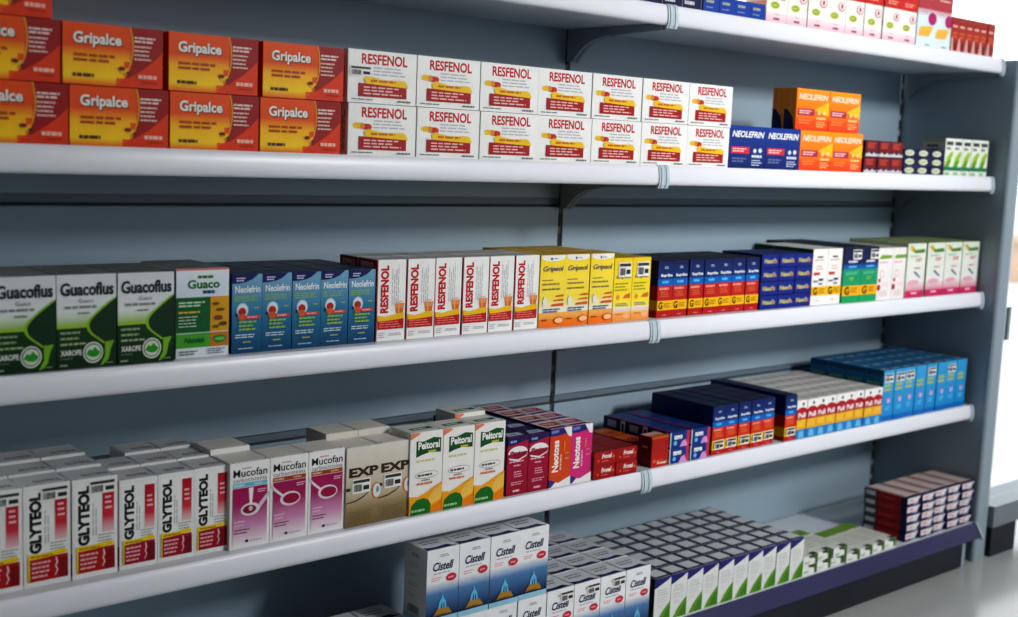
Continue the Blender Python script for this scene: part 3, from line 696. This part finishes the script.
CT['navypink'] = dict(size=(.0560, .060, .0305), base=(18, 40, 110), front=[R_(0, 0, 1, 1, (20, 54, 130)), P_([(1, 1), (1, 0), (.62, 0), (.74, .35), (.86, .5), (.84, 1)], (196, 50, 90)), P_([(.50, 0), (.62, .36), (.78, .44), (.92, .0)], (206, 150, 206)), T_('novo', .20, .50, .62, .78, (240, 240, 244), .05), E_(.26, .28, .09, .15, (110, 180, 230), 10), R_(0, 0, .04, 1, (220, 220, 226))],
    left=[R_(0, 0, 1, 1, (18, 34, 92)), R_(.80, .08, 1, .95, (226, 226, 228)), R_(.84, .2, .96, .8, (60, 64, 80)), R_(.2, .4, .6, .85, (150, 160, 180))], top=[R_(.04, .06, .96, .94, (28, 58, 120)), R_(.04, .06, .2, .94, (120, 40, 70))])
CT['wry'] = dict(size=(.0352, .046, .0830), base=(222, 222, 220), top_base=(206, 204, 200), flap=True, front=[
    R_(0, .5, 1, 1, (236, 234, 232)), E_(.62, .90, .12, .05, (60, 110, 110), 10), R_(0, .50, 1, .76, (176, 24, 44)), P_(ring(.5, .74, .46, .08, 16), (176, 24, 44)), T_('Puli', .14, .54, .9, .68, (240, 226, 226), .04), R_(0, .24, 1, .50, (226, 168, 20)), G_(.1, .3, .9, .47, 3, (246, 206, 90), 4, fill=.5), R_(0, 0, 1, .24, (40, 130, 196)), P_([(.2, .02), (.8, .02), (.7, .2), (.3, .2)], (110, 186, 226))],
    left=[R_(0, 0, 1, 1, (200, 196, 194)), R_(0, .24, 1, .76, (150, 40, 40)), R_(0, 0, 1, .24, (30, 100, 160))], top=[G_(.1, .3, .9, .7, 2, (150, 130, 126), 4, fill=.4)])
CT['skyblue'] = dict(size=(.0452, .050, .1190), base=(30, 130, 190), top_base=(34, 96, 136), flap=True, front=[
    R_(0, 0, 1, 1, (24, 140, 206), (60, 160, 214)), G_(.1, .66, .9, .74, 1, (170, 190, 80), 3, fill=.7), G_(.1, .58, .8, .65, 1, (190, 190, 60), 5, fill=.7), E_(.55, .40, .14, .06, (206, 170, 220)), E_(.55, .46, .06, .03, (170, 90, 110), 10), G_(.3, .20, .8, .30, 2, (110, 200, 236), 5, fill=.5), R_(0, 0, 1, .1, (10, 110, 190))],
    sticker=(.08, .76, .85, .93), left=[R_(0, 0, 1, 1, (18, 100, 150)), G_(.1, .55, .9, .8, 2, (90, 160, 120), 3, fill=.5), R_(0, .9, 1, 1, (14, 70, 110))], top=[R_(.1, .15, .8, .35, (150, 170, 180))])

# white and blue: upright bottles of solution
CT['cistell'] = dict(size=(.0648, .060, .1225), base=(226, 228, 230), top_base=(206, 208, 212), flap=True, front=[
    R_(0, .56, 1, 1, (236, 238, 240)), R_(0, .40, 1, .56, (84, 130, 180), (236, 238, 240)), R_(0, .07, 1, .40, (10, 24, 70), (84, 130, 180)), R_(0, 0, 1, .07, (150, 200, 222)),
    G_(.4, .885, .68, .93, 2, (150, 152, 158), 4, fill=.5), T_('Cistell', .18, .71, .82, .825, (22, 30, 72), .02, .25), G_(.2, .66, .85, .69, 1, (180, 184, 190), 3), G_(.14, .57, .48, .63, 2, (226, 150, 160), 3, fill=.4), P_(ring(.76, .59, .16, .055, 18), (206, 50, 70)), G_(.66, .57, .88, .61, 1, (240, 170, 180), 3), G_(.38, .47, .62, .50, 1, (170, 196, 220), 3),
    P_([(.36, .16), (.40, .28), (.47, .33), (.50, .40), (.53, .33), (.60, .28), (.64, .16)], (110, 190, 226)), P_([(.44, .16), (.46, .24), (.49, .28), (.49, .16)], (24, 50, 110)), P_([(.53, .16), (.53, .28), (.56, .24), (.57, .16)], (24, 50, 110)), P_([(.22, .10), (.80, .10), (.68, .19), (.34, .19)], (176, 130, 50)), G_(.2, .095, .8, .125, 1, (120, 90, 40), 4, fill=.8)],
    left=[R_(0, 0, 1, 1, (206, 208, 210)), T_('TOPO', .28, .86, .66, .905, (110, 112, 118), .02), G_(.2, .72, .7, .78, 2, (160, 162, 168), 3, fill=.3), G_(.2, .58, .7, .64, 2, (160, 162, 168), 5, fill=.3), G_(.2, .45, .72, .52, 2, (150, 152, 158), 7, fill=.3), G_(.2, .30, .6, .36, 2, (150, 152, 158), 9, fill=.3), BAR_(.2, .1, .7, .2, (110, 112, 118)), R_(0, 0, 1, .06, (150, 200, 222))],
    top=[P_([(.0, .0), (.9, .0), (.75, .22), (.3, .16), (.0, .24)], (26, 38, 84)), G_(.15, .4, .85, .75, 2, (120, 126, 140), 3, fill=.4)])
CT['cistell_stk'] = dict(CT['cistell'], sticker=(.48, .80, .97, .95))
CT['greenfoot'] = dict(size=(.0458, .0425, .0890), base=(30, 30, 66), top_base=(196, 202, 206), flap=True, front=[
    R_(0, 0, 1, 1, (222, 224, 222)), P_([(0, 1), (1, 1), (1, .97), (.7, .90), (.4, .85), (.12, .80), (0, .79)], (40, 40, 110)), P_([(.1, 1), (1, 1), (1, .985), (.6, .965)], (60, 60, 120)), G_(.18, .60, .85, .76, 3, (170, 176, 176), 3, fill=.3), G_(.18, .45, .85, .58, 3, (180, 186, 184), 5, fill=.3), G_(.18, .33, .6, .42, 2, (186, 190, 188), 5, fill=.3),
    P_([(.15, 0), (1, 0), (1, .44), (.75, .34), (.45, .2)], (96, 150, 34)), P_([(.45, 0), (1, 0), (1, .34), (.7, .2)], (70, 130, 26)), R_(0, 0, 1, .012, (200, 206, 200))],
    left=[R_(0, 0, 1, 1, (20, 26, 34)), G_(.3, .2, .8, .7, 6, (30, 70, 50), 4)], top=[R_(.0, .0, .16, 1, (26, 28, 64)), R_(0, 0, 1, .16, (30, 30, 76)), R_(0, .93, 1, 1, (26, 28, 64)), R_(.25, .3, .85, .85, (202, 206, 208))])
CT['flatgreen'] = dict(size=(.0520, .130, .0205), base=(216, 220, 210), front=[R_(0, 0, 1, 1, (228, 230, 224)), P_([(1, 0), (1, 1), (.55, 1), (.6, .7), (.8, .55), (.8, 0)], (66, 106, 40)), G_(.1, .15, .5, .4, 2, (120, 124, 120), 3), P_([(.35, 1), (.8, 1), (.7, .75), (.45, .7)], (40, 44, 44))],
    left=[R_(0, 0, 1, 1, (196, 200, 186)), G_(.1, .3, .9, .7, 2, (140, 150, 130), 3)], top=[R_(.0, .0, 1, .75, (214, 216, 206)), R_(0, .75, 1, 1, (110, 150, 50)), R_(.6, 0, 1, .1, (50, 70, 50)), G_(.1, .2, .9, .65, 5, (170, 174, 160), 3, fill=.3)])
CT['redstripe'] = dict(size=(.0594, .116, .0208), base=(30, 30, 76), front=[R_(0, 0, 1, 1, (30, 32, 80)), P_([(.04, .25), (.75, .25), (.85, .62), (1, .9), (.6, .92), (.04, .9)], (222, 214, 216)), G_(.15, .4, .55, .75, 1, (206, 120, 120), 3), R_(.45, .05, .8, .25, (160, 160, 180))],
    left=[R_(0, 0, .30, 1, (70, 80, 92)), R_(.04, .3, .26, .8, (206, 206, 210)), R_(.30, 0, .86, 1, (158, 22, 34)), R_(.86, 0, 1, 1, (26, 26, 72)), R_(.30, 0, .86, .08, (104, 12, 24)), G_(.36, .3, .8, .7, 1, (190, 70, 60), 3)],
    top=[R_(0, 0, 1, 1, (206, 192, 186)), R_(0, 0, 1, .08, (30, 32, 80)), R_(.0, .1, .2, 1, (150, 110, 100)), R_(.8, .1, 1, 1, (170, 150, 146))])
CT['bluelow'] = dict(size=(.0460, .050, .0310), base=(16, 56, 150), front=[R_(0, 0, 1, 1, (18, 66, 160)), G_(.2, .55, .8, .75, 1, (170, 170, 150), 3, fill=.8), G_(.2, .25, .75, .36, 1, (150, 160, 180), 3), R_(0, 0, .03, 1, (8, 30, 90))], left=[R_(0, 0, 1, 1, (12, 40, 110))])
CT['navytop'] = dict(size=(.0515, .050, .0560), base=(20, 24, 62), front=[R_(0, 0, 1, 1, (22, 26, 70)), G_(.1, .12, .75, .28, 1, (206, 210, 220), 3, fill=.7), G_(.4, .40, .9, .52, 1, (206, 210, 226), 4, fill=.7), R_(.97, 0, 1, 1, (130, 130, 150))], left=[R_(0, 0, 1, 1, (16, 18, 50))])
CT['pinkwhite'] = dict(size=(.0655, .052, .1650), base=(232, 226, 222), top_base=(190, 40, 40), flap=True, front=[
    R_(0, .12, 1, 1, (234, 234, 228)), R_(0, 0, 1, .13, (226, 176, 194), (234, 222, 224)), G_(.36, .045, .72, .07, 1, (130, 40, 60), 3, fill=1), G_(.4, .10, .66, .115, 1, (190, 150, 160), 3), P_(ring(.40, .215, .23, .046, 18), (214, 220, 150)), P_(ring(.40, .215, .19, .037, 18), (156, 172, 40)), G_(.28, .207, .52, .223, 1, (220, 226, 170), 3),
    P_(ring(.76, .335, .19, .058, 16), (206, 150, 160)), P_(ring(.76, .34, .15, .045, 16), (240, 226, 228)), R_(.71, .315, .81, .365, (170, 30, 50)), R_(0, .44, 1, 1, (196, 40, 34)), G_(.2, .48, .85, .54, 2, (236, 160, 140), 3, fill=.5), G_(.2, .62, .85, .80, 3, (240, 200, 190), 5, fill=.5)],
    left=[R_(0, 0, 1, 1, (222, 216, 210)), R_(0, .20, 1, .26, (226, 150, 120)), R_(0, .44, 1, 1, (170, 34, 30))])
CT['magentadot'] = dict(size=(.0730, .052, .1650), base=(216, 226, 232), top_base=(170, 60, 70), flap=True, front=[
    R_(0, .0, 1, 1, (214, 228, 238)), R_(0, .42, 1, .52, (214, 224, 232), (206, 150, 160)), R_(0, .52, 1, 1, (176, 60, 70)), E_(.84, .40, .24, .085, (176, 30, 100)), P_([(.10, .20), (.85, .25), (.9, .30), (.2, .28)], (236, 186, 60)), P_([(.10, .15), (.70, .16), (.85, .25), (.15, .23)], (238, 176, 70)), G_(.5, .035, .85, .055, 1, (70, 110, 170), 3, fill=.8), G_(.2, .46, .6, .50, 1, (170, 180, 190), 3), G_(.2, .64, .85, .8, 3, (226, 190, 190), 3, fill=.4)],
    left=[R_(0, 0, 1, 1, (196, 206, 214))])
CT['redslim'] = dict(size=(.0326, .050, .0810), base=(160, 40, 34), top_base=(150, 60, 40), flap=True, front=[
    R_(0, 0, 1, 1, (170, 40, 34)), R_(0, .8, 1, 1, (150, 30, 30), (160, 60, 44)), G_(.1, .70, .9, .78, 1, (226, 190, 170), 3, fill=.8), G_(.1, .40, .9, .60, 2, (206, 100, 40), 3, fill=.6), P_([(0, 0), (.35, 0), (.2, .42), (0, .40)], (214, 170, 160)), P_([(.75, 0), (1, 0), (1, .35)], (206, 150, 140)), E_(.55, .2, .22, .13, (120, 16, 30))],
    left=[R_(0, 0, 1, 1, (140, 34, 30))])
CT['darkpack'] = dict(size=(.0600, .058, .1180), base=(40, 44, 54), top_base=(58, 62, 72), flap=True, front=[R_(0, 0, 1, 1, (44, 50, 66)), G_(.1, .6, .9, .85, 3, (150, 150, 160), 3)], left=[R_(0, 0, 1, 1, (36, 40, 50))], top=[G_(.2, .3, .8, .6, 1, (30, 32, 38), 3)])

# ------------------------------------------------------------------ stocking the shelves
def R(a): return math.radians(a)
yB, yC, yD, yE = .004, .026, .016, -.031
tc, sc, oc = 'tablet_carton', 'syrup_carton', 'drops_carton'

# top shelf
s = 'top shelf'
run('navytop', CT['navytop'], tc, 'navy blue carton with white print', 'the shelf joint end', s, -.172, .004, ZA, 5, pitch=.0525, group='navy cartons on the top shelf')
run('bluelow', CT['bluelow'], tc, 'low bright blue carton', 'the navy cartons', s, .0935, .004, ZA, 4, pitch=.0464, group='low blue cartons on the top shelf')
g_ = 'pink based white cartons on the top shelf'
run('pinkwhite', CT['pinkwhite'], sc, 'pink, white and red carton with green oval', 'the low blue cartons', s, .281, .012, ZA, 8, pitch=.0662, gaps={6: .004}, group=g_)
run('magentadot', CT['magentadot'], sc, 'pale blue carton with magenta dot', 'the pink white cartons', s, .816, .016, ZA, 2, pitch=.0736, group='pale blue cartons on the top shelf')
run('redslim', CT['redslim'], oc, 'slim short red carton', 'the magenta dotted cartons', s, .964, .016, ZA, 6, pitch=.0330, group='slim red cartons on the top shelf')

# second shelf
s = 'second shelf'
D_ = CT['gripalce']; look = 'orange red tablet carton'; g_ = 'orange tablet cartons on the second shelf'
xs = [-1.216, -1.0835, -.951, -.8185]
for i, x in enumerate(xs):
    carton('gripalce', D_, tc, 'medicine box', '%s, %s from the white red cartons, bottom layer, second shelf' % (look, ORD[3 - i]), g_, x, yB + random.uniform(-.001, .001), ZB + .0004, R(random.uniform(-.4, .4)))
for i, x in enumerate([-1.2245, -1.0925, -.9535, -.8145]):
    carton('gripalce', D_, tc, 'medicine box', '%s, %s from the white red cartons, middle layer, second shelf' % (look, ORD[3 - i]), g_, x, yB + random.uniform(-.001, .002), ZB + .0770, R(random.uniform(-.5, .5)))
carton('gripalce', D_, tc, 'medicine box', 'orange red cold tablet carton lying alone on top of its stack, second shelf', g_, -1.234, yB + .002, ZB + .1536, R(.4))
look = 'white cold tablet carton with red lettering'; g_ = 'white and red tablet cartons on the second shelf'
for k in range(2):
    for i in range(7):
        x = (-.6735 if k == 0 else -.6765) + i * (.1240 if k == 0 else .1243)
        key = 'resfenol_stk' if (k == 1 and i == 0) else 'resfenol'
        D2 = dict(CT[key]); D2['size'] = (.1225, .058, .0765)
        CTk = key + '_wide'
        carton(CTk, D2, tc, 'medicine box', '%s, %s from the orange cartons, %s layer, second shelf' % (look, ORD[i], ('lower', 'upper')[k]), g_, x, yB + random.uniform(-.001, .001), ZB + .0004 + k * .0773, R(random.uniform(-.4, .4)))
run('neoblue', CT['neoblue'], tc, 'royal blue capsule carton', 'the white red cartons', s, .1945, yB, ZB, 2, pitch=.1122, group='blue capsule cartons on the second shelf')
run('neoorange', CT['neoorange'], tc, 'orange capsule carton', 'the royal blue cartons', s, .4235, yB, ZB, 2, ny=2, nz=2, pitch=.1122, layx=(-.004, -.024), group='orange capsule cartons on the second shelf')
run('maroon', CT['maroon'], tc, 'small maroon carton with white wave', 'the orange cartons', s, .6515, yB, ZB, 3, nz=2, pitch=.0508, group='small maroon cartons on the second shelf')
run('navysmall', CT['navysmall'], tc, 'flat navy carton with cream oval', 'the maroon cartons', s, .8065, yB, ZB, 3, nz=3, pitch=.0566, group='flat navy cartons on the second shelf')
run('whitegreen', CT['whitegreen'], oc, 'small white carton with green leaf', 'the flat navy cartons', s, .9815, yB, ZB, 5, pitch=.0395, group='small white green cartons on the second shelf')

# third shelf
s = 'third shelf'
run('guacoflus', CT['guacoflus'], sc, 'dark green and white syrup carton', 'the left end', s, -1.1795, yC - .012, ZC, 3, ny=2, pitch=.0791, group='green syrup cartons on the third shelf')
run('guaco', CT['guaco'], sc, 'white carton with green and ochre squares', 'the dark green cartons', s, -.9395, yC - .004, ZC, 1, ny=2, pitch=.08, group='green and ochre syrup cartons')
run('neosyrup', CT['neosyrup'], sc, 'blue children syrup carton', 'the green ochre carton', s, -.8575, yC, ZC, 5, ny=3, pitch=.0484, group='blue syrup cartons on the third shelf')
run('resfsyrup', CT['resfsyrup'], sc, 'white carton with red vertical lettering', 'the blue syrup cartons', s, -.6145, yC, ZC, 6, ny=2, pitch=.0553, group='white and red syrup cartons on the third shelf')
run('gripeol', CT['gripeol'], oc, 'tall yellow orange carton', 'the white red cartons', s, -.2805, yC, ZC, 3, ny=3, pitch=.0593, group='yellow cartons on the third shelf')
run('yellowdrops', CT['yellowdrops'], oc, 'shorter yellow carton with price sticker', 'the tall yellow cartons', s, -.1015, yC, ZC, 2, ny=3, pitch=.0483, group='shorter yellow cartons on the third shelf')
run('genred', CT['genred'], oc, 'navy and red carton with yellow band', 'the shorter yellow cartons', s, .014, yC, ZC, 7, ny=3, pitch=.0424, gaps={2: .004}, group='navy and red generic cartons on the third shelf')
run('nasalblue', CT['nasalblue'], oc, 'small yellow-lettered blue carton', 'the navy red cartons', s, .3215, yC - .004, ZC, 3, ny=2, nz=4, pitch=.0566, group='small blue cartons on the third shelf')
run('genwhite', CT['genwhite'], oc, 'white carton with yellow band', 'the small blue cartons', s, .4945, yC - .006, ZC, 2, ny=3, pitch=.0545, group='white yellow banded cartons on the third shelf')
run('gengreen', CT['gengreen'], oc, 'green and navy carton with yellow band', 'the white banded cartons', s, .6040, yC - .008, ZC, 2, ny=4, pitch=.0675, group='green generic cartons on the third shelf')
run('pinkdots', CT['pinkdots'], oc, 'white carton with pink dots', 'the green navy cartons', s, .7410, yC - .010, ZC, 2, ny=3, pitch=.0595, group='white pink dotted cartons on the third shelf')
run('pinkbase', CT['pinkbase'], sc, 'white carton fading to pink base', 'the pink dotted cartons', s, .8560, yC - .012, ZC, 4, ny=3, pitch=.0780, gaps={1: .011}, group='white and pink cartons on the third shelf')

# fourth shelf
s = 'fourth shelf'
run('glyteol_big', CT['glyteol_big'], sc, 'tall white cough syrup carton with sticker', 'the left end', s, -1.2035, yD + .008, ZD, 3, ny=3, pitch=.0622, rows=(1, 1.022, 1.05), group='white cough syrup cartons on the fourth shelf')
run('glyteol_small', CT['glyteol_small'], sc, 'shorter white cough syrup carton', 'the stickered white cartons', s, -1.0150, yD + .008, ZD, 3, ny=3, pitch=.0545, rows=(1, 1.025, 1.055), only=lambda i, j, k: j < 3 - (i == 0), group='shorter white cough syrup cartons on the fourth shelf')
run('muco_blue', CT['muco_blue'], sc, 'white magenta carton with blue band', 'the cough syrup cartons', s, -.8515, yD, ZD, 1, ny=2, rows=(1, 1.06), group='white and magenta syrup cartons')
run('muco_brown', CT['muco_brown'], sc, 'white magenta carton with brown band', 'the blue banded carton', s, -.7865, yD, ZD, 2, pitch=.0648, ny=1, group='white and magenta syrup cartons')
run('expec', CT['expec'], sc, 'beige expectorant carton with price sticker', 'the magenta cartons', s, -.6555, yD - .002, ZD, 2, ny=2, pitch=.0602, rows=(1, 1.08), group='beige syrup cartons on the fourth shelf')
run('peitoral', CT['peitoral'], sc, 'white syrup carton with green badge', 'the beige cartons', s, -.5345, yD - .006, ZD, 3, ny=2, pitch=.0660, rows=(1, 1.05), group='white green badged cartons on the fourth shelf', only=lambda i, j, k: j == 0 or i > 1)
CT['plextoss']['size'] = (.0470, .052, .1020)
run('plextoss', CT['plextoss'], sc, 'crimson carton with navy top', 'the green badged cartons', s, -.3365, yD - .006, ZD, 2, ny=4, pitch=.0477, group='crimson cartons on the fourth shelf')
run('neotoss_o', CT['neotoss_o'], sc, 'orange cough carton', 'the crimson cartons', s, -.2405, yD - .006, ZD, 1, ny=4, group='orange cough cartons on the fourth shelf')
run('neotoss_p', CT['neotoss_p'], sc, 'hot pink cough carton', 'the orange carton', s, -.1880, yD - .006, ZD, 1, ny=3, group='hot pink cough cartons on the fourth shelf')
run('redpack', CT['redpack'], tc, 'small flat red carton', 'the pink carton', s, -.1285, .004, ZD, 2, ny=4, nz=2, pitch=.0564, group='small flat red cartons on the fourth shelf')
carton('redbox', CT['redbox'], tc, 'medicine box', 'upright red carton beside the shelf joint clips, fourth shelf', None, .0262, .008, ZD + .0004, R(1.5))
for j in range(2):
    carton('redflat', CT['redflat'], tc, 'medicine box', 'red brown carton %s behind the upright red carton, fourth shelf' % ('just', 'second')[j], 'red brown cartons behind', .020 - .002 * j, .056 + .058 * j, ZD + .0004, R(1.0))
run('navypink', CT['navypink'], tc, 'flat navy carton with pink edge', 'the upright red carton', s, .0760, .008, ZD, 2, ny=3, nz=2, pitch=.0592, group='flat navy pink cartons on the fourth shelf')
run('gentall', CT['gentall'], oc, 'navy red carton with stickered yellow band', 'the flat navy cartons', s, .1975, .012, ZD, 5, ny=4, pitch=.0398, gaps={2: .003}, group='navy and red stickered cartons on the fourth shelf')
run('gentall', CT['gentall'], oc, 'navy red carton standing apart, stickered band', 'the flat navy cartons', s, .4335, .008, ZD, 1, ny=5, n0=5, group='navy and red stickered cartons on the fourth shelf')
run('wry', CT['wry'], oc, 'white, red, yellow and blue carton', 'the navy red cartons', s, .4760, .006, ZD, 9, ny=5, pitch=.0358, group='white red yellow cartons on the fourth shelf')
run('skyblue', CT['skyblue'], oc, 'sky blue carton', 'the white topped cartons', s, .8000, .010, ZD, 8, ny=4, pitch=.0458, gaps={4: .004}, stick={(0, 0, 0), (1, 0, 0), (2, 0, 0), (4, 0, 0), (6, 0, 0)}, group='sky blue cartons on the fourth shelf')

# bottom shelf
s = 'bottom shelf'
g_ = 'white and blue solution cartons on the bottom shelf'
run('cistell', CT['cistell'], sc, 'white blue solution carton', 'the stack end', s, -.5275, yE, ZE, 4, nz=2, pitch=.0654, group=g_)
for i in range(2):
    for j in range(2):
        carton('cistell', CT['cistell'], sc, 'medicine box', 'white blue solution carton, %s row, %s beyond the two-layer stack end, bottom shelf' % (('front', 'second')[j], ORD[i]), g_, -.594 - .0662 * i, yE + .0608 * j, ZE + .0004)
look = 'white blue solution carton'
for i in range(4):
    for j in range(4):
        key = 'cistell_stk' if (j == 0 and i < 3) else 'cistell'
        carton(key, CT[key], sc, 'medicine box', '%s in single layer, %s from tall stack, %s row, bottom shelf' % (look, ORD[i], ('front', 'second', 'third', 'fourth')[j]), g_, -.2640 + i * .0660, yE + j * .0608, ZE + .0004, R(random.uniform(-.4, .4)))
for i in range(2):
    carton('darkpack', CT['darkpack'], sc, 'medicine box', 'dark navy carton, %s from the white solution cartons, bottom shelf' % ORD[i], 'dark cartons on the bottom shelf', -.80 - .075 * i, yE + .06, ZE + .0004, R(2))
run('greenfoot', CT['greenfoot'], oc, 'white navy carton with green foot', 'the solution cartons', s, .0150, yE, ZE, 10, ny=6, pitch=.0469, group='white and green upright cartons on the bottom shelf')
g_ = 'flat white green cartons on the bottom shelf'
run('flatgreen', CT['flatgreen'], tc, 'flat white green carton', 'the upright green footed cartons', s, .4855, yE + .002, ZE, 7, nz=2, pitch=.0526, jy=3.5, only=lambda i, j, k: k == 0 or i < 3, group=g_)
run('redstripe', CT['redstripe'], tc, 'flat red-sided navy carton', 'the flat white green cartons', s, .8880, yE + .004, ZE, 5, nz=5, pitch=.0603, jy=2.5, gaps={1: .0015}, group='stacked red sided cartons on the bottom shelf')

# ------------------------------------------------------------------ the room
def slab(name, x0, y0, z0, x1, y1, z1, mat, kind='structure'):
    b = MB(); b.box(x0, y0, z0, x1, y1, z1)
    o = part(name, b, mat)
    tag(o, kind=kind)
    return o
M['floor'] = node_mat('polished_floor_tile', (176, 178, 176), 0.18, var=0.04, scale=1.2, spec=0.5)
nt = M['floor'].node_tree
M['wall'] = node_mat('white_wall_paint', (150, 152, 154), 0.8, var=0.02, scale=2)
M['ceil'] = node_mat('white_ceiling', (170, 170, 170), 0.9, var=0.02, scale=2)
M['pave'] = node_mat('pale_pavement', (214, 212, 206), 0.9, var=0.05, scale=2)
M['beige'] = node_mat('beige_render', (196, 170, 150), 0.9, var=0.06, scale=2)
M['alu'] = node_mat('grey_sill', (118, 128, 134), 0.45, var=0.03, scale=3)
gl = bpy.data.materials.new('shop_window_glass'); gl.use_nodes = True
nt = gl.node_tree
for n_ in list(nt.nodes): nt.nodes.remove(n_)
out = nt.nodes.new('ShaderNodeOutputMaterial'); tr = nt.nodes.new('ShaderNodeBsdfTransparent'); gs = nt.nodes.new('ShaderNodeBsdfGlossy'); mxs = nt.nodes.new('ShaderNodeMixShader'); pass
gs.inputs['Roughness'].default_value = 0.02; mxs.inputs[0].default_value = 0.05
nt.links.new(tr.outputs[0], mxs.inputs[1]); nt.links.new(gs.outputs[0], mxs.inputs[2]); nt.links.new(mxs.outputs[0], out.inputs[0])
M['glass'] = gl

slab('floor', -4.5, -5.0, -0.05, 5.0, 0.42, 0.0, M['floor'])
slab('ceiling', -4.5, -5.0, 2.9, 5.0, 0.42, 2.95, M['ceil'])
slab('wall_left', -4.55, -5.0, 0, -4.5, 0.42, 2.9, M['wall'])
fw = MB()
for bx in ((-4.5, 0, 1.3, 2.9), (1.3, 0, 4.6, 0.6), (1.3, 2.4, 4.6, 2.9), (4.6, 0, 5.0, 2.9)):
    fw.box(bx[0], -5.05, bx[1], bx[2], -5.0, bx[3])
tag(part('wall_front', fw, M['wall']), kind='structure')
slab('added_fill_window', 1.3, -5.028, 0.6, 4.6, -5.022, 2.4, M['glass'])  # added unseen window, lets soft fill light in from the front
slab('wall_right', 5.0, -5.0, 0, 5.05, -1.2, 2.9, M['wall'])
slab('wall_back', -4.5, 0.36, 0, W + 0.10, 0.40, 1.0, M['wall'])
# shop windows behind and beside the shelving
wn = slab('window_1', -4.5, 0.378, 1.0, W + .10, 0.384, 2.9, M['glass'])
fb = MB(); fb.box(-4.5, .36, 1.0, W + .10, .40, 1.04); part('window_frame', fb, M['alu'], wn)
# low sill on a navy plinth, flush with the shelving front, glass above
slab('trim_1', W + 0.078, -0.044, 0.0, W + 0.205, 0.05, 0.078, M['kick'])
slab('trim_3', W + 0.50, -0.030, 0.0, W + 0.59, 0.05, 0.078, M['kick'])
slab('trim_2', W + 0.076, -0.047, 0.0782, W + 0.60, 0.06, 0.133, M['alu'])
wn = slab('window_2', W + 0.076, 0.004, 0.134, W + 0.60, 0.010, 2.9, M['glass'])
slab('outside_pavement', -8, 0.43, -0.06, 30, 30, -0.01, M['pave'])
b = MB(); b.box(9.0, 3.0, -0.01, 9.4, 12, 0.34, ch=.01); b.box(8.95, 2.95, 0.34, 9.45, 12.05, 0.42, ch=.01)
o = part('garden_wall', b, M['beige']); tag(o, 'low beige garden wall across the street outside', 'wall')

# ------------------------------------------------------------------ light
w = bpy.data.worlds.new('overcast_sky'); scene.world = w; w.use_nodes = True
bg = w.node_tree.nodes['Background']
bg.inputs['Color'].default_value = (0.93, 0.97, 1.0, 1); bg.inputs['Strength'].default_value = 2.7

M['lamp_body'] = node_mat('lamp_white_metal', (230, 230, 230), 0.5)
def tube(x, y, z, lx, ly, power, colour, label):
    b = MB(); b.box(x - lx / 2 - .02, y - ly / 2 - .02, z, x + lx / 2 + .02, y + ly / 2 + .02, z + 0.05, ch=.004)
    o = part('ceiling_lamp', b, M['lamp_body']); tag(o, label, 'lamp', 'ceiling lamps over the aisle')
    ld = bpy.data.lights.new('lamp_tube', 'AREA'); ld.shape = 'RECTANGLE'; ld.size = lx; ld.size_y = ly
    ld.energy = power; ld.color = colour
    lo = bpy.data.objects.new('lamp_tube', ld); COL.objects.link(lo); lo.location = (x, y, z - 0.01)
    return lo
tube(2.6, -2.4, 2.84, 1.25, 0.30, 6, (0.95, 0.98, 1.0), 'long ceiling lamp beyond the shelving end')
tube(0.8, -2.0, 2.84, 1.25, 0.30, 9, (0.95, 0.98, 1.0), 'long ceiling lamp over the window end of the aisle')
# added spotlight out of view, brightens the middle of the shelving
b = MB(); b.box(-.22, -.22, 0.01, .22, .22, 0.10, ch=.01); b.box(-.03, -.03, 0.10, .03, .03, 0.16)
sp = part('added_spotlight', b, M['lamp_body']); tag(sp, 'added unseen square spotlight tilted towards the shelving', 'lamp')
ld = bpy.data.lights.new('added_spot_panel', 'AREA'); ld.shape = 'SQUARE'; ld.size = .42; ld.energy = 11.5; ld.color = (1.0, .99, .97); ld.spread = math.radians(60)
lo = bpy.data.objects.new('added_spot_panel', ld); COL.objects.link(lo)
p0 = Vector((1.15, -3.1, 2.2)); p1 = Vector((.46, 0, .96))
q = (p1 - p0).to_track_quat('-Z', 'Y')
sp.location = p0; sp.rotation_euler = q.to_euler()
lo.location = p0; lo.rotation_euler = q.to_euler()

# ------------------------------------------------------------------ camera
f_px, yaw, pitch, roll = 1221.61, 0.7139, -0.1283, 0.0412
cam_p = Vector((-1.6676, -1.5178, 1.2655 - 0.28))
F = Vector((math.sin(yaw) * math.cos(pitch), math.cos(yaw) * math.cos(pitch), math.sin(pitch)))
Rt = F.cross(Vector((0, 0, 1))).normalized(); Up = Rt.cross(F)
R2 = Rt * math.cos(roll) + Up * math.sin(roll); U2 = -Rt * math.sin(roll) + Up * math.cos(roll)
cd = bpy.data.cameras.new('camera'); cam = bpy.data.objects.new('camera', cd); COL.objects.link(cam)
mat = Matrix((R2, U2, -F)).transposed().to_4x4(); mat.translation = cam_p
cam.matrix_world = mat
cd.sensor_fit = 'HORIZONTAL'; cd.sensor_width = 36.0; cd.lens = 36.0 * f_px / 1018.0
cd.clip_start = 0.05; cd.clip_end = 100
cd.dof.use_dof = True; cd.dof.focus_distance = 1.98; cd.dof.aperture_fstop = 3.5
scene.camera = cam
scene.view_settings.view_transform = 'Standard'
scene.view_settings.look = 'Medium High Contrast'
scene.view_settings.exposure = -0.22
print('cartons', N_CARTONS[0])
